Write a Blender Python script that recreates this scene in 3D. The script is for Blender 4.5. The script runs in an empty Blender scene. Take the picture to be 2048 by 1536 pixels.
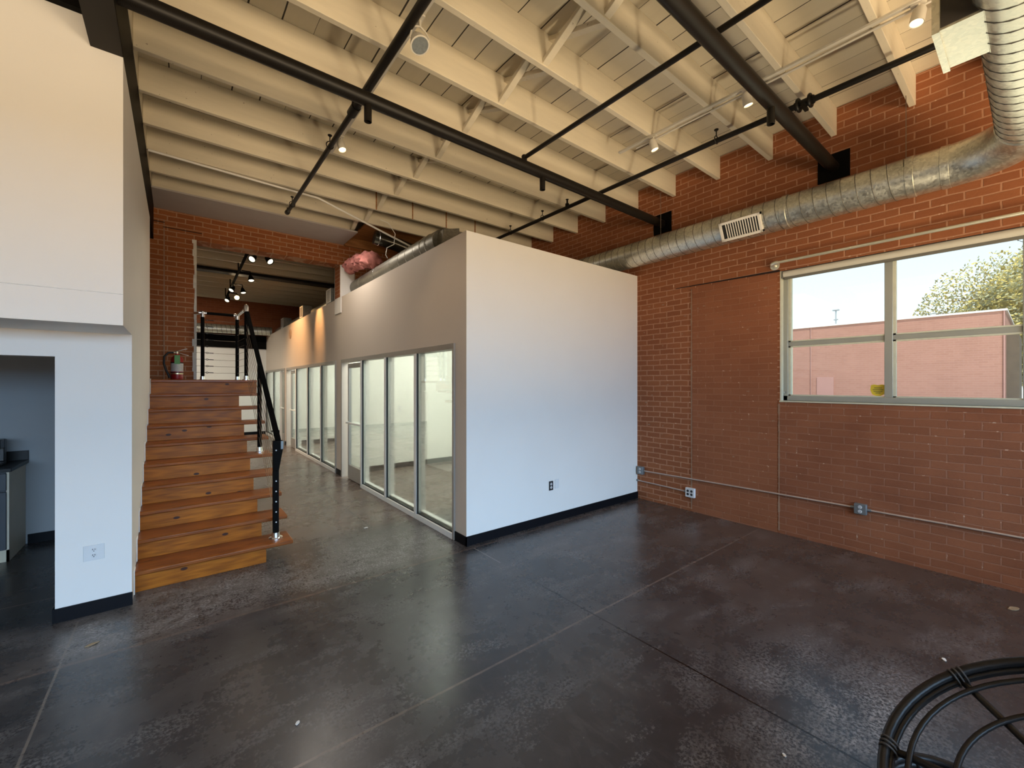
import bpy, math, random
from mathutils import Vector, Matrix
random.seed(7)
C = bpy.context.scene.collection
PI = math.pi
ORD = ['first', 'second', 'third', 'fourth', 'fifth', 'sixth', 'seventh', 'eighth', 'ninth', 'tenth', 'eleventh', 'twelfth',
       'thirteenth', 'fourteenth', 'fifteenth']

# ------------------------------------------------------------------ materials
def new_mat(name):
    m = bpy.data.materials.new(name); m.use_nodes = True
    nt = m.node_tree
    return m, nt, nt.nodes['Principled BSDF']

def node(nt, typ, ins=None, **kw):
    n = nt.nodes.new(typ)
    for k, v in kw.items(): setattr(n, k, v)
    if ins:
        for k, v in ins.items():
            if isinstance(v, bpy.types.NodeSocket): nt.links.new(v, n.inputs[k])
            else: n.inputs[k].default_value = v
    return n

def mth(nt, op, a, b=0.0, c=0.0):
    n = nt.nodes.new('ShaderNodeMath'); n.operation = op
    for i, v in enumerate((a, b, c)):
        if isinstance(v, bpy.types.NodeSocket): nt.links.new(v, n.inputs[i])
        else: n.inputs[i].default_value = v
    return n.outputs[0]

def mix(nt, fac, a, b, blend='MIX'):
    n = nt.nodes.new('ShaderNodeMix'); n.data_type = 'RGBA'; n.blend_type = blend
    for k, v in ((0, fac), (6, a), (7, b)):
        if isinstance(v, bpy.types.NodeSocket): nt.links.new(v, n.inputs[k])
        elif k == 0: n.inputs[0].default_value = v
        else: n.inputs[k].default_value = (*v, 1) if len(v) == 3 else v
    return n.outputs[2]

def ramp(nt, fac, stops):
    n = nt.nodes.new('ShaderNodeValToRGB'); nt.links.new(fac, n.inputs[0])
    e = n.color_ramp.elements
    while len(e) < len(stops): e.new(0.5)
    for el, (p, c) in zip(e, stops):
        el.position = p; el.color = (*c, 1) if len(c) == 3 else c
    return n.outputs[0]

def coords(nt): return node(nt, 'ShaderNodeTexCoord').outputs['Object']
def noise(nt, vec, scale, detail=4, rough=0.55, out='Fac'):
    return node(nt, 'ShaderNodeTexNoise', {'Vector': vec, 'Scale': scale, 'Detail': detail, 'Roughness': rough}).outputs[out]
def mapped(nt, vec, scale=(1, 1, 1), loc=(0, 0, 0), rot=(0, 0, 0)):
    return node(nt, 'ShaderNodeMapping', {'Vector': vec, 'Scale': scale, 'Location': loc, 'Rotation': rot}).outputs[0]
def bump(nt, bsdf, h, strength=0.3, dist=0.01):
    n = node(nt, 'ShaderNodeBump', {'Height': h, 'Strength': strength, 'Distance': dist})
    nt.links.new(n.outputs[0], bsdf.inputs['Normal'])

def plain(name, col, rough=0.5, metal=0.0, var=0.08, vs=6.0, bmp=0.0, bs=60.0, spec=0.5):
    m, nt, b = new_mat(name)
    v = coords(nt)
    f = noise(nt, v, vs)
    lo = tuple(max(0, c * (1 - var)) for c in col); hi = tuple(min(1, c * (1 + var)) for c in col)
    nt.links.new(mix(nt, f, lo, hi), b.inputs['Base Color'])
    b.inputs['Roughness'].default_value = rough; b.inputs['Metallic'].default_value = metal
    b.inputs['Specular IOR Level'].default_value = spec
    if bmp: bump(nt, b, noise(nt, v, bs, 3), bmp, 0.004)
    return m

def emit(name, col, s):
    m, nt, b = new_mat(name)
    b.inputs['Base Color'].default_value = (*col, 1)
    b.inputs['Emission Color'].default_value = (*col, 1); b.inputs['Emission Strength'].default_value = s
    return m

def brick(name, axis, c1, c2, mortar, bw=0.215, rh=0.0755, ms=0.006, stain=0.5, blotch=(0.35, 0.30, 0.26), specks=0.0, off=0.0, bmp=0.5):
    m, nt, b = new_mat(name)
    o = coords(nt)
    sep = node(nt, 'ShaderNodeSeparateXYZ', {'Vector': o})
    u = sep.outputs[1] if axis == 'E' else sep.outputs[0]
    wob = noise(nt, o, 5.0, 3)
    z = mth(nt, 'ADD', sep.outputs[2], mth(nt, 'MULTIPLY_ADD', wob, 0.020, -0.010 + off))
    uu = mth(nt, 'ADD', u, mth(nt, 'MULTIPLY_ADD', noise(nt, o, 9.0, 2), 0.012, 20.0 + off))
    vec = node(nt, 'ShaderNodeCombineXYZ', {'X': uu, 'Y': mth(nt, 'ADD', z, 10.0)}).outputs[0]
    bt = node(nt, 'ShaderNodeTexBrick', {'Vector': vec, 'Scale': 1.0, 'Mortar Size': ms, 'Mortar Smooth': 0.25, 'Bias': -0.1, 'Brick Width': bw, 'Row Height': rh,
              'Color1': (*c1, 1), 'Color2': (*c2, 1), 'Mortar': (*mortar, 1)})
    col = bt.outputs['Color']
    big = noise(nt, o, 1.1, 5, 0.6)
    f = node(nt, 'ShaderNodeMapRange', {'Value': big, 'From Min': 0.42, 'From Max': 0.72, 'To Min': 0.0, 'To Max': stain}).outputs[0]
    col = mix(nt, f, col, blotch, 'MULTIPLY')
    fine = noise(nt, o, 45.0, 4)
    col = mix(nt, mth(nt, 'MULTIPLY', fine, 0.35), col, tuple(min(1, c * 0.55) for c in c1))
    if specks:
        # chipped mortar: small pale flecks, mostly along the joints
        sp = noise(nt, mapped(nt, o, (1, 1, 1)), 26.0, 3, 0.5)
        th = node(nt, 'ShaderNodeMapRange', {'Value': sp, 'From Min': 0.66, 'From Max': 0.70, 'To Min': 0.0, 'To Max': specks}).outputs[0]
        col = mix(nt, mth(nt, 'MULTIPLY', th, bt.outputs['Fac']), col, (0.72, 0.50, 0.36))
    nt.links.new(col, b.inputs['Base Color'])
    b.inputs['Roughness'].default_value = 0.75; b.inputs['Specular IOR Level'].default_value = 0.25
    h = mth(nt, 'ADD', mth(nt, 'MULTIPLY', bt.outputs['Fac'], -1.0), mth(nt, 'MULTIPLY', fine, 0.5))
    bump(nt, b, h, bmp, 0.006)
    return m

def wood(name, dark, light, axis='X', scale=1.0, rough=0.35, knots=0.0, grain=1.0):
    m, nt, b = new_mat(name)
    o = coords(nt)
    st = {'X': (0.9, 14, 14), 'Y': (14, 0.9, 14), 'Z': (14, 14, 0.9)}[axis]
    v = mapped(nt, o, tuple(s * scale for s in st))
    n1 = noise(nt, v, 2.2, 6, 0.6)
    wv = node(nt, 'ShaderNodeTexWave', {'Vector': mapped(nt, o, tuple(s * scale * 0.25 for s in st)), 'Scale': 3.0, 'Distortion': 9.0, 'Detail': 3.0}).outputs['Fac']
    f = mth(nt, 'ADD', mth(nt, 'MULTIPLY', n1, 0.85 * grain), mth(nt, 'MULTIPLY', wv, 0.15 * grain))
    f = mth(nt, 'ADD', f, mth(nt, 'MULTIPLY_ADD', noise(nt, o, 1.3, 3), 0.35, -0.17))
    col = ramp(nt, f, [(0.22, dark), (0.72, light)])
    if knots:
        sp3 = node(nt, 'ShaderNodeSeparateXYZ', {'Vector': o})
        kv = node(nt, 'ShaderNodeCombineXYZ', {'X': mth(nt, 'MULTIPLY', sp3.outputs[0], 2.3), 'Y': mth(nt, 'MULTIPLY', sp3.outputs[2], 4.4)}).outputs[0]
        vo = node(nt, 'ShaderNodeTexVoronoi', {'Vector': kv, 'Scale': 1.0}, voronoi_dimensions='2D')
        k = node(nt, 'ShaderNodeMapRange', {'Value': vo.outputs['Distance'], 'From Min': 0.050, 'From Max': 0.066, 'To Min': knots, 'To Max': 0.0}).outputs[0]
        col = mix(nt, k, col, (0.035, 0.008, 0.004))
    nt.links.new(col, b.inputs['Base Color'])
    nt.links.new(mth(nt, 'MULTIPLY_ADD', n1, 0.25, rough - 0.1), b.inputs['Roughness']); b.inputs['Specular IOR Level'].default_value = 0.28
    bump(nt, b, n1, 0.12, 0.003)
    return m

def galv(name, col=(0.78, 0.78, 0.69), rough=0.34, patch=0.34):
    m, nt, b = new_mat(name)
    o = coords(nt)
    vo = node(nt, 'ShaderNodeTexVoronoi', {'Vector': mapped(nt, o, (1, 1, 1)), 'Scale': 55.0})
    n = noise(nt, o, 7.0, 5)
    sp = node(nt, 'ShaderNodeSeparateColor', {'Color': vo.outputs['Color']}).outputs[0]
    f = mth(nt, 'ADD', mth(nt, 'MULTIPLY', sp, 0.4), mth(nt, 'MULTIPLY', n, 0.6))
    lo = tuple(c * (1 - patch) for c in col)
    nt.links.new(ramp(nt, f, [(0.25, lo), (0.75, col)]), b.inputs['Base Color'])
    b.inputs['Metallic'].default_value = 0.9
    nt.links.new(mth(nt, 'MULTIPLY_ADD', f, 0.3, rough - 0.12), b.inputs['Roughness'])
    bump(nt, b, n, 0.08, 0.01)
    return m

def glass(name, tint=(0.93, 0.97, 0.95), rf=1.0):
    m = bpy.data.materials.new(name); m.use_nodes = True
    nt = m.node_tree
    for n in list(nt.nodes): nt.nodes.remove(n)
    out = nt.nodes.new('ShaderNodeOutputMaterial')
    tr = node(nt, 'ShaderNodeBsdfTransparent', {'Color': (*tint, 1)})
    gl = node(nt, 'ShaderNodeBsdfGlossy', {'Color': (1, 1, 1, 1), 'Roughness': 0.02})
    fr = node(nt, 'ShaderNodeFresnel', {'IOR': 1.45})
    mx = node(nt, 'ShaderNodeMixShader', {0: mth(nt, 'MULTIPLY', fr.outputs[0], rf), 1: tr.outputs[0], 2: gl.outputs[0]})
    nt.links.new(mx.outputs[0], out.inputs[0])
    return m

def floor_mat():
    m, nt, b = new_mat('stained_concrete')
    o = coords(nt)
    sep = node(nt, 'ShaderNodeSeparateXYZ', {'Vector': o})
    x, y = sep.outputs[0], sep.outputs[1]
    MR = lambda v, a, c, lo=0.0, hi=1.0: node(nt, 'ShaderNodeMapRange', {'Value': v, 'From Min': a, 'From Max': c, 'To Min': lo, 'To Max': hi}).outputs[0]
    ADD = lambda p, q: mth(nt, 'ADD', p, q)
    MUL = lambda p, q: mth(nt, 'MULTIPLY', p, q)
    n1 = noise(nt, o, 0.8, 6, 0.6); n2 = noise(nt, o, 3.1, 8, 0.68); n3 = noise(nt, o, 58.0, 6, 0.75); n4 = noise(nt, o, 11.0, 6, 0.7)
    warp = node(nt, 'ShaderNodeVectorMath', {0: o, 1: node(nt, 'ShaderNodeVectorMath', {0: node(nt, 'ShaderNodeTexNoise', {'Vector': o, 'Scale': 1.7, 'Detail': 5.0}).outputs['Color'], 'Scale': 0.35}, operation='SCALE').outputs[0]}, operation='ADD').outputs[0]
    cl = noise(nt, warp, 1.6, 7, 0.65)
    f = ADD(ADD(MUL(n1, 0.30), MUL(n2, 0.22)), ADD(MUL(cl, 0.30), MUL(n4, 0.18)))
    base = ramp(nt, f, [(0.34, (0.022, 0.021, 0.0225)), (0.47, (0.039, 0.037, 0.039)), (0.56, (0.058, 0.055, 0.057)), (0.70, (0.108, 0.102, 0.103))])
    br = MR(ADD(x, MUL(cl, 3.0)), 3.9, 6.6, 0.0, 0.62)
    base = mix(nt, br, base, mix(nt, cl, (0.050, 0.028, 0.020), (0.150, 0.098, 0.075)))
    north = MR(y, 3.72, 3.74)
    worn = ramp(nt, f, [(0.36, (0.030, 0.026, 0.025)), (0.50, (0.066, 0.056, 0.053)), (0.66, (0.145, 0.128, 0.120))])
    far = MR(ADD(y, MUL(n2, 0.3)), 4.95, 5.45)
    worn = mix(nt, far, worn, mix(nt, 0.6, worn, (0.165, 0.112, 0.084)))
    base = mix(nt, north, base, worn)
    # faint broad smears and mop marks
    sm = MR(noise(nt, mapped(nt, warp, (1.6, 0.5, 1), (7, 2, 0), (0, 0, -0.7)), 3.0, 6, 0.72), 0.54, 0.76, 0.0, 0.28)
    base = mix(nt, sm, base, (0.17, 0.155, 0.15))
    # scuffed pale patches made of fine grit
    scf = noise(nt, mapped(nt, o, (1.0, 2.2, 1), (3, 1, 0), (0, 0, 0.5)), 1.5, 5, 0.65)
    msk = MR(scf, 0.50, 0.66)
    gr = MR(n3, 0.46, 0.60)
    st = MUL(MR(y, 3.74, 3.9), MR(ADD(y, MUL(n2, 0.8)), 5.4, 4.8))
    st = MUL(MUL(st, MR(cl, 0.40, 0.58, 0.25, 1.0)), MUL(MR(n4, 0.38, 0.58, 0.15, 1.0), MR(x, -0.75, -0.45)))
    # window sheen painted into the floor colour as pale grit, lower right
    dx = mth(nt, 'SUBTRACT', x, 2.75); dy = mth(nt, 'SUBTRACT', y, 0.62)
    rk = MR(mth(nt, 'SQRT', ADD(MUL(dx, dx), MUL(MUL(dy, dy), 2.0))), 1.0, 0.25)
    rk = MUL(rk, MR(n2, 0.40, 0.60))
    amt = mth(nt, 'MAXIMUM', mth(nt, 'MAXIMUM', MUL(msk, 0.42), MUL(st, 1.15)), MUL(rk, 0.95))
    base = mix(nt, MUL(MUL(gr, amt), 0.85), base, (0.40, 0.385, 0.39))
    # tiny pale specks and dark pits
    vo = node(nt, 'ShaderNodeTexVoronoi', {'Vector': o, 'Scale': 7.0}).outputs['Distance']
    base = mix(nt, MUL(mth(nt, 'LESS_THAN', vo, 0.030), 0.55), base, (0.45, 0.43, 0.42))
    vo2 = node(nt, 'ShaderNodeTexVoronoi', {'Vector': mapped(nt, o, (1, 1, 1), (4, 3, 0)), 'Scale': 3.3}).outputs['Distance']
    base = mix(nt, MUL(MR(vo2, 0.10, 0.085), MUL(n4, 0.30)), base, (0.22, 0.205, 0.20))
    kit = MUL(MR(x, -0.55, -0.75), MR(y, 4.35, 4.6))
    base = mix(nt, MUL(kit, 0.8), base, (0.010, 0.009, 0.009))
    def line(co, at, w, lo=None, hi=None, other=None):
        d = mth(nt, 'ABSOLUTE', mth(nt, 'SUBTRACT', co, mth(nt, 'ADD', mth(nt, 'MULTIPLY', n2, 0.006), at - 0.003)))
        f = mth(nt, 'LESS_THAN', d, w)
        if lo is not None: f = mth(nt, 'MULTIPLY', f, mth(nt, 'GREATER_THAN', other, lo))
        if hi is not None: f = mth(nt, 'MULTIPLY', f, mth(nt, 'LESS_THAN', other, hi))
        return f
    base = mix(nt, mth(nt, 'MULTIPLY', line(y, 2.09, 0.008), MR(n4, 0.3, 0.6, 0.35, 0.85)), base, (0.170, 0.132, 0.112))
    base = mix(nt, mth(nt, 'MULTIPLY', line(y, 3.725, 0.014), MR(n4, 0.35, 0.6, 0.15, 0.6)), base, (0.19, 0.135, 0.11))
    base = mix(nt, line(x, 2.445, 0.0065, None, 2.95, y), base, (0.006, 0.005, 0.005))
    base = mix(nt, line(x, 2.445, 0.005, 3.25, 3.72, y), base, (0.21, 0.19, 0.18))
    base = mix(nt, line(x, -0.567, 0.006, None, 4.37, y), base, (0.16, 0.14, 0.125))
    base = mix(nt, line(y, 4.973, 0.006, None, -0.3, x), base, (0.16, 0.12, 0.10))
    base = mix(nt, line(x, 1.83, 0.006, 5.0, 7.6, y), base, (0.03, 0.024, 0.022))
    base = mix(nt, line(y, 5.0, 0.006, 0.9, 2.4, x), base, (0.06, 0.045, 0.04))
    base = mix(nt, line(x, 3.6, 0.005, 3.9, 8.2, y), base, (0.3, 0.28, 0.25))
    nt.links.new(base, b.inputs['Base Color'])
    rg = ADD(mth(nt, 'MULTIPLY_ADD', f, 0.45, 0.05), MUL(MUL(gr, amt), 0.25))
    nt.links.new(rg, b.inputs['Roughness'])
    b.inputs['Specular IOR Level'].default_value = 0.5
    bump(nt, b, ADD(n3, MUL(n4, 1.5)), 0.06, 0.006)
    return m

def deck_mat(name, lo, hi, gap=(0.03, 0.022, 0.015), bw=0.24):
    """painted boards running north, seams every bw metres"""
    m, nt, b = new_mat(name)
    o = coords(nt)
    sep = node(nt, 'ShaderNodeSeparateXYZ', {'Vector': o})
    q = mth(nt, 'DIVIDE', mth(nt, 'ADD', sep.outputs[0], mth(nt, 'MULTIPLY_ADD', noise(nt, mapped(nt, o, (0.6, 0.35, 1)), 3.0, 2), 0.03, 0.05)), bw)
    idx = mth(nt, 'FLOOR', q); fr = mth(nt, 'FRACT', q)
    rnd = node(nt, 'ShaderNodeTexWhiteNoise', {'W': idx}, noise_dimensions='1D').outputs['Value']
    wid = mth(nt, 'MULTIPLY_ADD', rnd, 0.045, 0.014)
    gapf = mth(nt, 'LESS_THAN', fr, wid)
    n1 = noise(nt, mapped(nt, o, (8, 1.0, 8)), 1.6, 5, 0.65)
    n2 = noise(nt, o, 2.5, 4)
    col = mix(nt, mth(nt, 'ADD', mth(nt, 'MULTIPLY', n1, 0.6), mth(nt, 'MULTIPLY', rnd, 0.4)), lo, hi)
    crack = node(nt, 'ShaderNodeMapRange', {'Value': noise(nt, mapped(nt, o, (22, 1.6, 22)), 1.5, 5, 0.7), 'From Min': 0.70, 'From Max': 0.74, 'To Max': 0.6}).outputs[0]
    col = mix(nt, crack, col, tuple(c * 0.3 for c in lo))
    col = mix(nt, gapf, col, gap)
    nt.links.new(col, b.inputs['Base Color'])
    b.inputs['Roughness'].default_value = 0.7
    bump(nt, b, mth(nt, 'ADD', n1, mth(nt, 'MULTIPLY', gapf, -2.0)), 0.25, 0.006)
    return m

def painted_wood(name, col):
    m, nt, b = new_mat(name)
    o = coords(nt)
    n1 = noise(nt, mapped(nt, o, (1.0, 9, 9)), 2.0, 5, 0.65)
    sp = node(nt, 'ShaderNodeMapRange', {'Value': noise(nt, o, 34.0, 2), 'From Min': 0.74, 'From Max': 0.77, 'To Max': 0.7}).outputs[0]
    c = mix(nt, n1, tuple(v * 0.86 for v in col), tuple(min(1, v * 1.08) for v in col))
    c = mix(nt, sp, c, (0.16, 0.10, 0.06))
    nt.links.new(c, b.inputs['Base Color']); b.inputs['Roughness'].default_value = 0.6
    bump(nt, b, n1, 0.15, 0.003)
    return m

M = {}
M['white'] = plain('white_wall_paint', (0.83, 0.81, 0.78), 0.55, var=0.03, vs=2.0, bmp=0.06, bs=90)
M['beige'] = plain('shade_toned_wall_paint', (0.70, 0.61, 0.525), 0.55, var=0.03, vs=2.0, bmp=0.05, bs=90)  # white wall paint darkened to put the passage shade into the colour
M['white_trim'] = plain('white_trim_paint', (0.80, 0.78, 0.74), 0.5, var=0.04)
M['plaster_edge'] = plain('rough_plaster', (0.66, 0.63, 0.56), 0.8, var=0.25, vs=14, bmp=0.5, bs=30)
M['office_white'] = plain('office_wall_paint', (0.85, 0.85, 0.79), 0.55, var=0.02, vs=2)
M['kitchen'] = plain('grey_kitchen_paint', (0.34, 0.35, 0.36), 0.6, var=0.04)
M['soffit'] = plain('soffit_gypsum', (0.46, 0.42, 0.40), 0.7, var=0.06)
M['base'] = plain('black_vinyl_base', (0.006, 0.006, 0.008), 0.5, var=0.1, spec=0.12)
M['brick_e'] = brick('painted_brick_east', 'E', (0.365, 0.132, 0.056), (0.295, 0.100, 0.042), (0.54, 0.275, 0.165), stain=0.5, blotch=(0.70, 0.64, 0.60), specks=0.85, ms=0.0075, bmp=0.8)
M['brick_patch'] = brick('painted_brick_infill', 'E', (0.355, 0.132, 0.062), (0.305, 0.110, 0.050), (0.40, 0.170, 0.092), stain=0.5, blotch=(0.68, 0.62, 0.58), specks=0.9, off=0.031, ms=0.006, bmp=0.8)
M['brick_low'] = brick('painted_brick_below_window', 'E', (0.350, 0.132, 0.064), (0.285, 0.104, 0.050), (0.405, 0.185, 0.112), stain=0.75, blotch=(0.60, 0.52, 0.50), specks=0.8, ms=0.006, bmp=0.9)
M['brick_n'] = brick('old_brick_north', 'N', (0.37, 0.125, 0.040), (0.29, 0.090, 0.028), (0.48, 0.28, 0.165), ms=0.008, stain=0.5, blotch=(0.7, 0.6, 0.55), specks=0.3)
M['brick_far'] = brick('brick_far_room', 'N', (0.30, 0.095, 0.035), (0.25, 0.07, 0.025), (0.32, 0.12, 0.065), stain=0.4)
M['mortar'] = plain('old_mortar', (0.34, 0.20, 0.125), 0.85, var=0.35, vs=25, bmp=0.6, bs=60)
M['crack'] = plain('dark_gap', (0.02, 0.008, 0.006), 0.9)
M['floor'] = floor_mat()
M['deck'] = deck_mat('painted_roof_boards', (0.56, 0.50, 0.385), (0.70, 0.635, 0.50))
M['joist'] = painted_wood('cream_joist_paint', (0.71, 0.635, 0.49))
M['joist_dim'] = painted_wood('shade_toned_joist_paint', (0.46, 0.41, 0.31))  # joist paint darkened for the dim ceiling of the far room
M['brown_deck'] = wood('bare_brown_boards', (0.20, 0.08, 0.026), (0.46, 0.21, 0.075), 'X', 1.0, 0.6)
M['stair'] = wood('stained_pine_riser', (0.165, 0.039, 0.002), (0.47, 0.145, 0.009), 'X', 1.5, 0.40, knots=0.95)
M['tread'] = wood('stained_pine_tread', (0.130, 0.031, 0.004), (0.34, 0.096, 0.015), 'X', 1.4, 0.30)
M['black'] = plain('black_steel_paint', (0.005, 0.0045, 0.004), 0.5, var=0.15, vs=12, spec=0.04)
M['black_rail'] = plain('matte_black_rail', (0.004, 0.0038, 0.0035), 0.9, var=0.15, vs=12, spec=0.02)
M['pipe'] = plain('dark_brown_pipe', (0.011, 0.009, 0.007), 0.42, var=0.2, vs=15, spec=0.25)
M['beam_under'] = plain('dark_beam_flange', (0.030, 0.026, 0.022), 0.6, var=0.1, spec=0.15)
M['rodmetal'] = plain('pipe_rod_metal', (0.80, 0.79, 0.66), 0.32, 0.7, var=0.06)
M['galv'] = galv('galvanised_duct')
M['galv_dark'] = galv('dull_duct', (0.30, 0.29, 0.25), 0.42, 0.35)
M['seam'] = plain('duct_seam', (0.12, 0.115, 0.10), 0.5, 0.5)
M['chrome'] = plain('polished_fitting', (0.78, 0.78, 0.77), 0.22, 1.0, var=0.04)
M['alu'] = plain('clear_aluminium', (0.93, 0.93, 0.90), 0.4, 0.0, var=0.02)
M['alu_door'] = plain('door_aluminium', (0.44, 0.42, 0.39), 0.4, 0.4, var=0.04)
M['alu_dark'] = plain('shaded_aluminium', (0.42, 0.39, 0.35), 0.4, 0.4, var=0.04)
M['gasket'] = plain('black_gasket', (0.012, 0.014, 0.014), 0.6)
M['winframe'] = plain('window_frame_metal', (0.42, 0.43, 0.38), 0.42, 0.3, var=0.05)
M['jamb'] = plain('window_jamb_plaster', (0.66, 0.66, 0.52), 0.7, var=0.15, vs=12, bmp=0.3)
M['glass'] = glass('clear_glass')
M['office_glass'] = glass('office_glass', (0.93, 0.965, 0.945), 0.75)
M['shade'] = plain('shade_fabric', (0.62, 0.59, 0.50), 0.7, var=0.03)
M['shade_dark'] = plain('shade_hem', (0.16, 0.155, 0.13), 0.6)
M['conduit'] = plain('emt_conduit', (0.52, 0.42, 0.36), 0.4, 0.4, var=0.2, vs=20)
M['boxgrey'] = plain('grey_steel_box', (0.22, 0.24, 0.25), 0.45, 0.5, var=0.1)
M['plate'] = plain('white_plate', (0.72, 0.73, 0.74), 0.4, var=0.02)
M['plate_black'] = plain('black_device', (0.02, 0.022, 0.025), 0.4)
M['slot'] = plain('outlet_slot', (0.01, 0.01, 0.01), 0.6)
M['lampwhite'] = plain('lamp_housing_white', (0.62, 0.58, 0.50), 0.45, var=0.05)
M['bulb'] = emit('warm_bulb', (1.0, 0.72, 0.38), 7.0)
M['bulb_far'] = emit('pale_bulb', (1.0, 0.93, 0.70), 1.5)
M['bulb_hot'] = emit('hot_bulb', (1.0, 0.55, 0.16), 30.0)
M['lens'] = plain('unlit_lens', (0.60, 0.64, 0.58), 0.3, 0.8, var=0.3, vs=60)
M['red'] = plain('extinguisher_red', (0.30, 0.012, 0.012), 0.28)
M['green'] = plain('green_tag', (0.10, 0.30, 0.07), 0.5)
M['label'] = plain('printed_label', (0.52, 0.50, 0.46), 0.5, var=0.3, vs=70)
M['brass'] = plain('valve_metal', (0.62, 0.50, 0.32), 0.3, 0.9)
M['rubber'] = plain('black_rubber', (0.012, 0.012, 0.012), 0.55)
M['cable'] = plain('steel_cable', (0.22, 0.16, 0.11), 0.4, 0.7)
M['rattan'] = plain('black_rattan', (0.009, 0.008, 0.008), 0.38, var=0.35, vs=20, bmp=0.2, bs=80, spec=0.3)
M['rattan_wrap'] = plain('rattan_binding', (0.055, 0.048, 0.043), 0.5, var=0.4, vs=90)
M['counter'] = plain('dark_countertop', (0.010, 0.010, 0.010), 0.35, spec=0.25)
M['cabinet'] = plain('cabinet_end_panel', (0.58, 0.52, 0.41), 0.5)
M['cabfront'] = plain('navy_cabinet_front', (0.016, 0.019, 0.028), 0.4)
M['toe'] = plain('cream_toe_board', (0.55, 0.50, 0.38), 0.6)
M['appliance'] = plain('black_appliance', (0.02, 0.02, 0.022), 0.3)
M['pink'] = plain('pink_insulation', (0.52, 0.20, 0.18), 0.95, var=0.35, vs=18, bmp=0.9, bs=25)
M['paper'] = plain('scrap_white', (0.75, 0.72, 0.68), 0.8)
M['leaf_dry'] = plain('dry_leaf', (0.38, 0.28, 0.17), 0.8, var=0.3, vs=60)
M['yellow'] = plain('sticker_yellow', (0.75, 0.58, 0.05), 0.5, var=0.1)
M['sticker_ink'] = plain('sticker_ink', (0.25, 0.24, 0.06), 0.5)
M['bldg'] = brick('distant_brick', 'E', (0.43, 0.215, 0.165), (0.39, 0.19, 0.145), (0.47, 0.265, 0.21), stain=0.15, bmp=0.1)
M['bldg_trim'] = plain('coping_white', (0.75, 0.70, 0.66), 0.6)
M['bldg_door'] = plain('distant_door', (0.42, 0.22, 0.19), 0.6)
M['asphalt'] = plain('asphalt', (0.22, 0.21, 0.20), 0.9, var=0.2)
M['mast'] = plain('mast_metal', (0.5, 0.5, 0.5), 0.5, 0.4)
M['leaf'] = plain('autumn_leaf', (0.60, 0.46, 0.13), 0.6, var=0.55, vs=1.2)
M['leaf2'] = plain('olive_leaf', (0.48, 0.44, 0.24), 0.6, var=0.5, vs=1.5)
M['leaf_core'] = plain('inner_foliage', (0.36, 0.31, 0.12), 0.9, var=0.8, vs=9, bmp=1.0, bs=6)
M['bark'] = plain('grey_bark', (0.12, 0.09, 0.065), 0.9, var=0.3)
M['grille_white'] = plain('register_white', (0.78, 0.75, 0.69), 0.45)
M['grille_dark'] = plain('register_inside', (0.015, 0.015, 0.015), 0.8)
M['wire'] = plain('thin_wire', (0.25, 0.20, 0.16), 0.4, 0.6)

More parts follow.
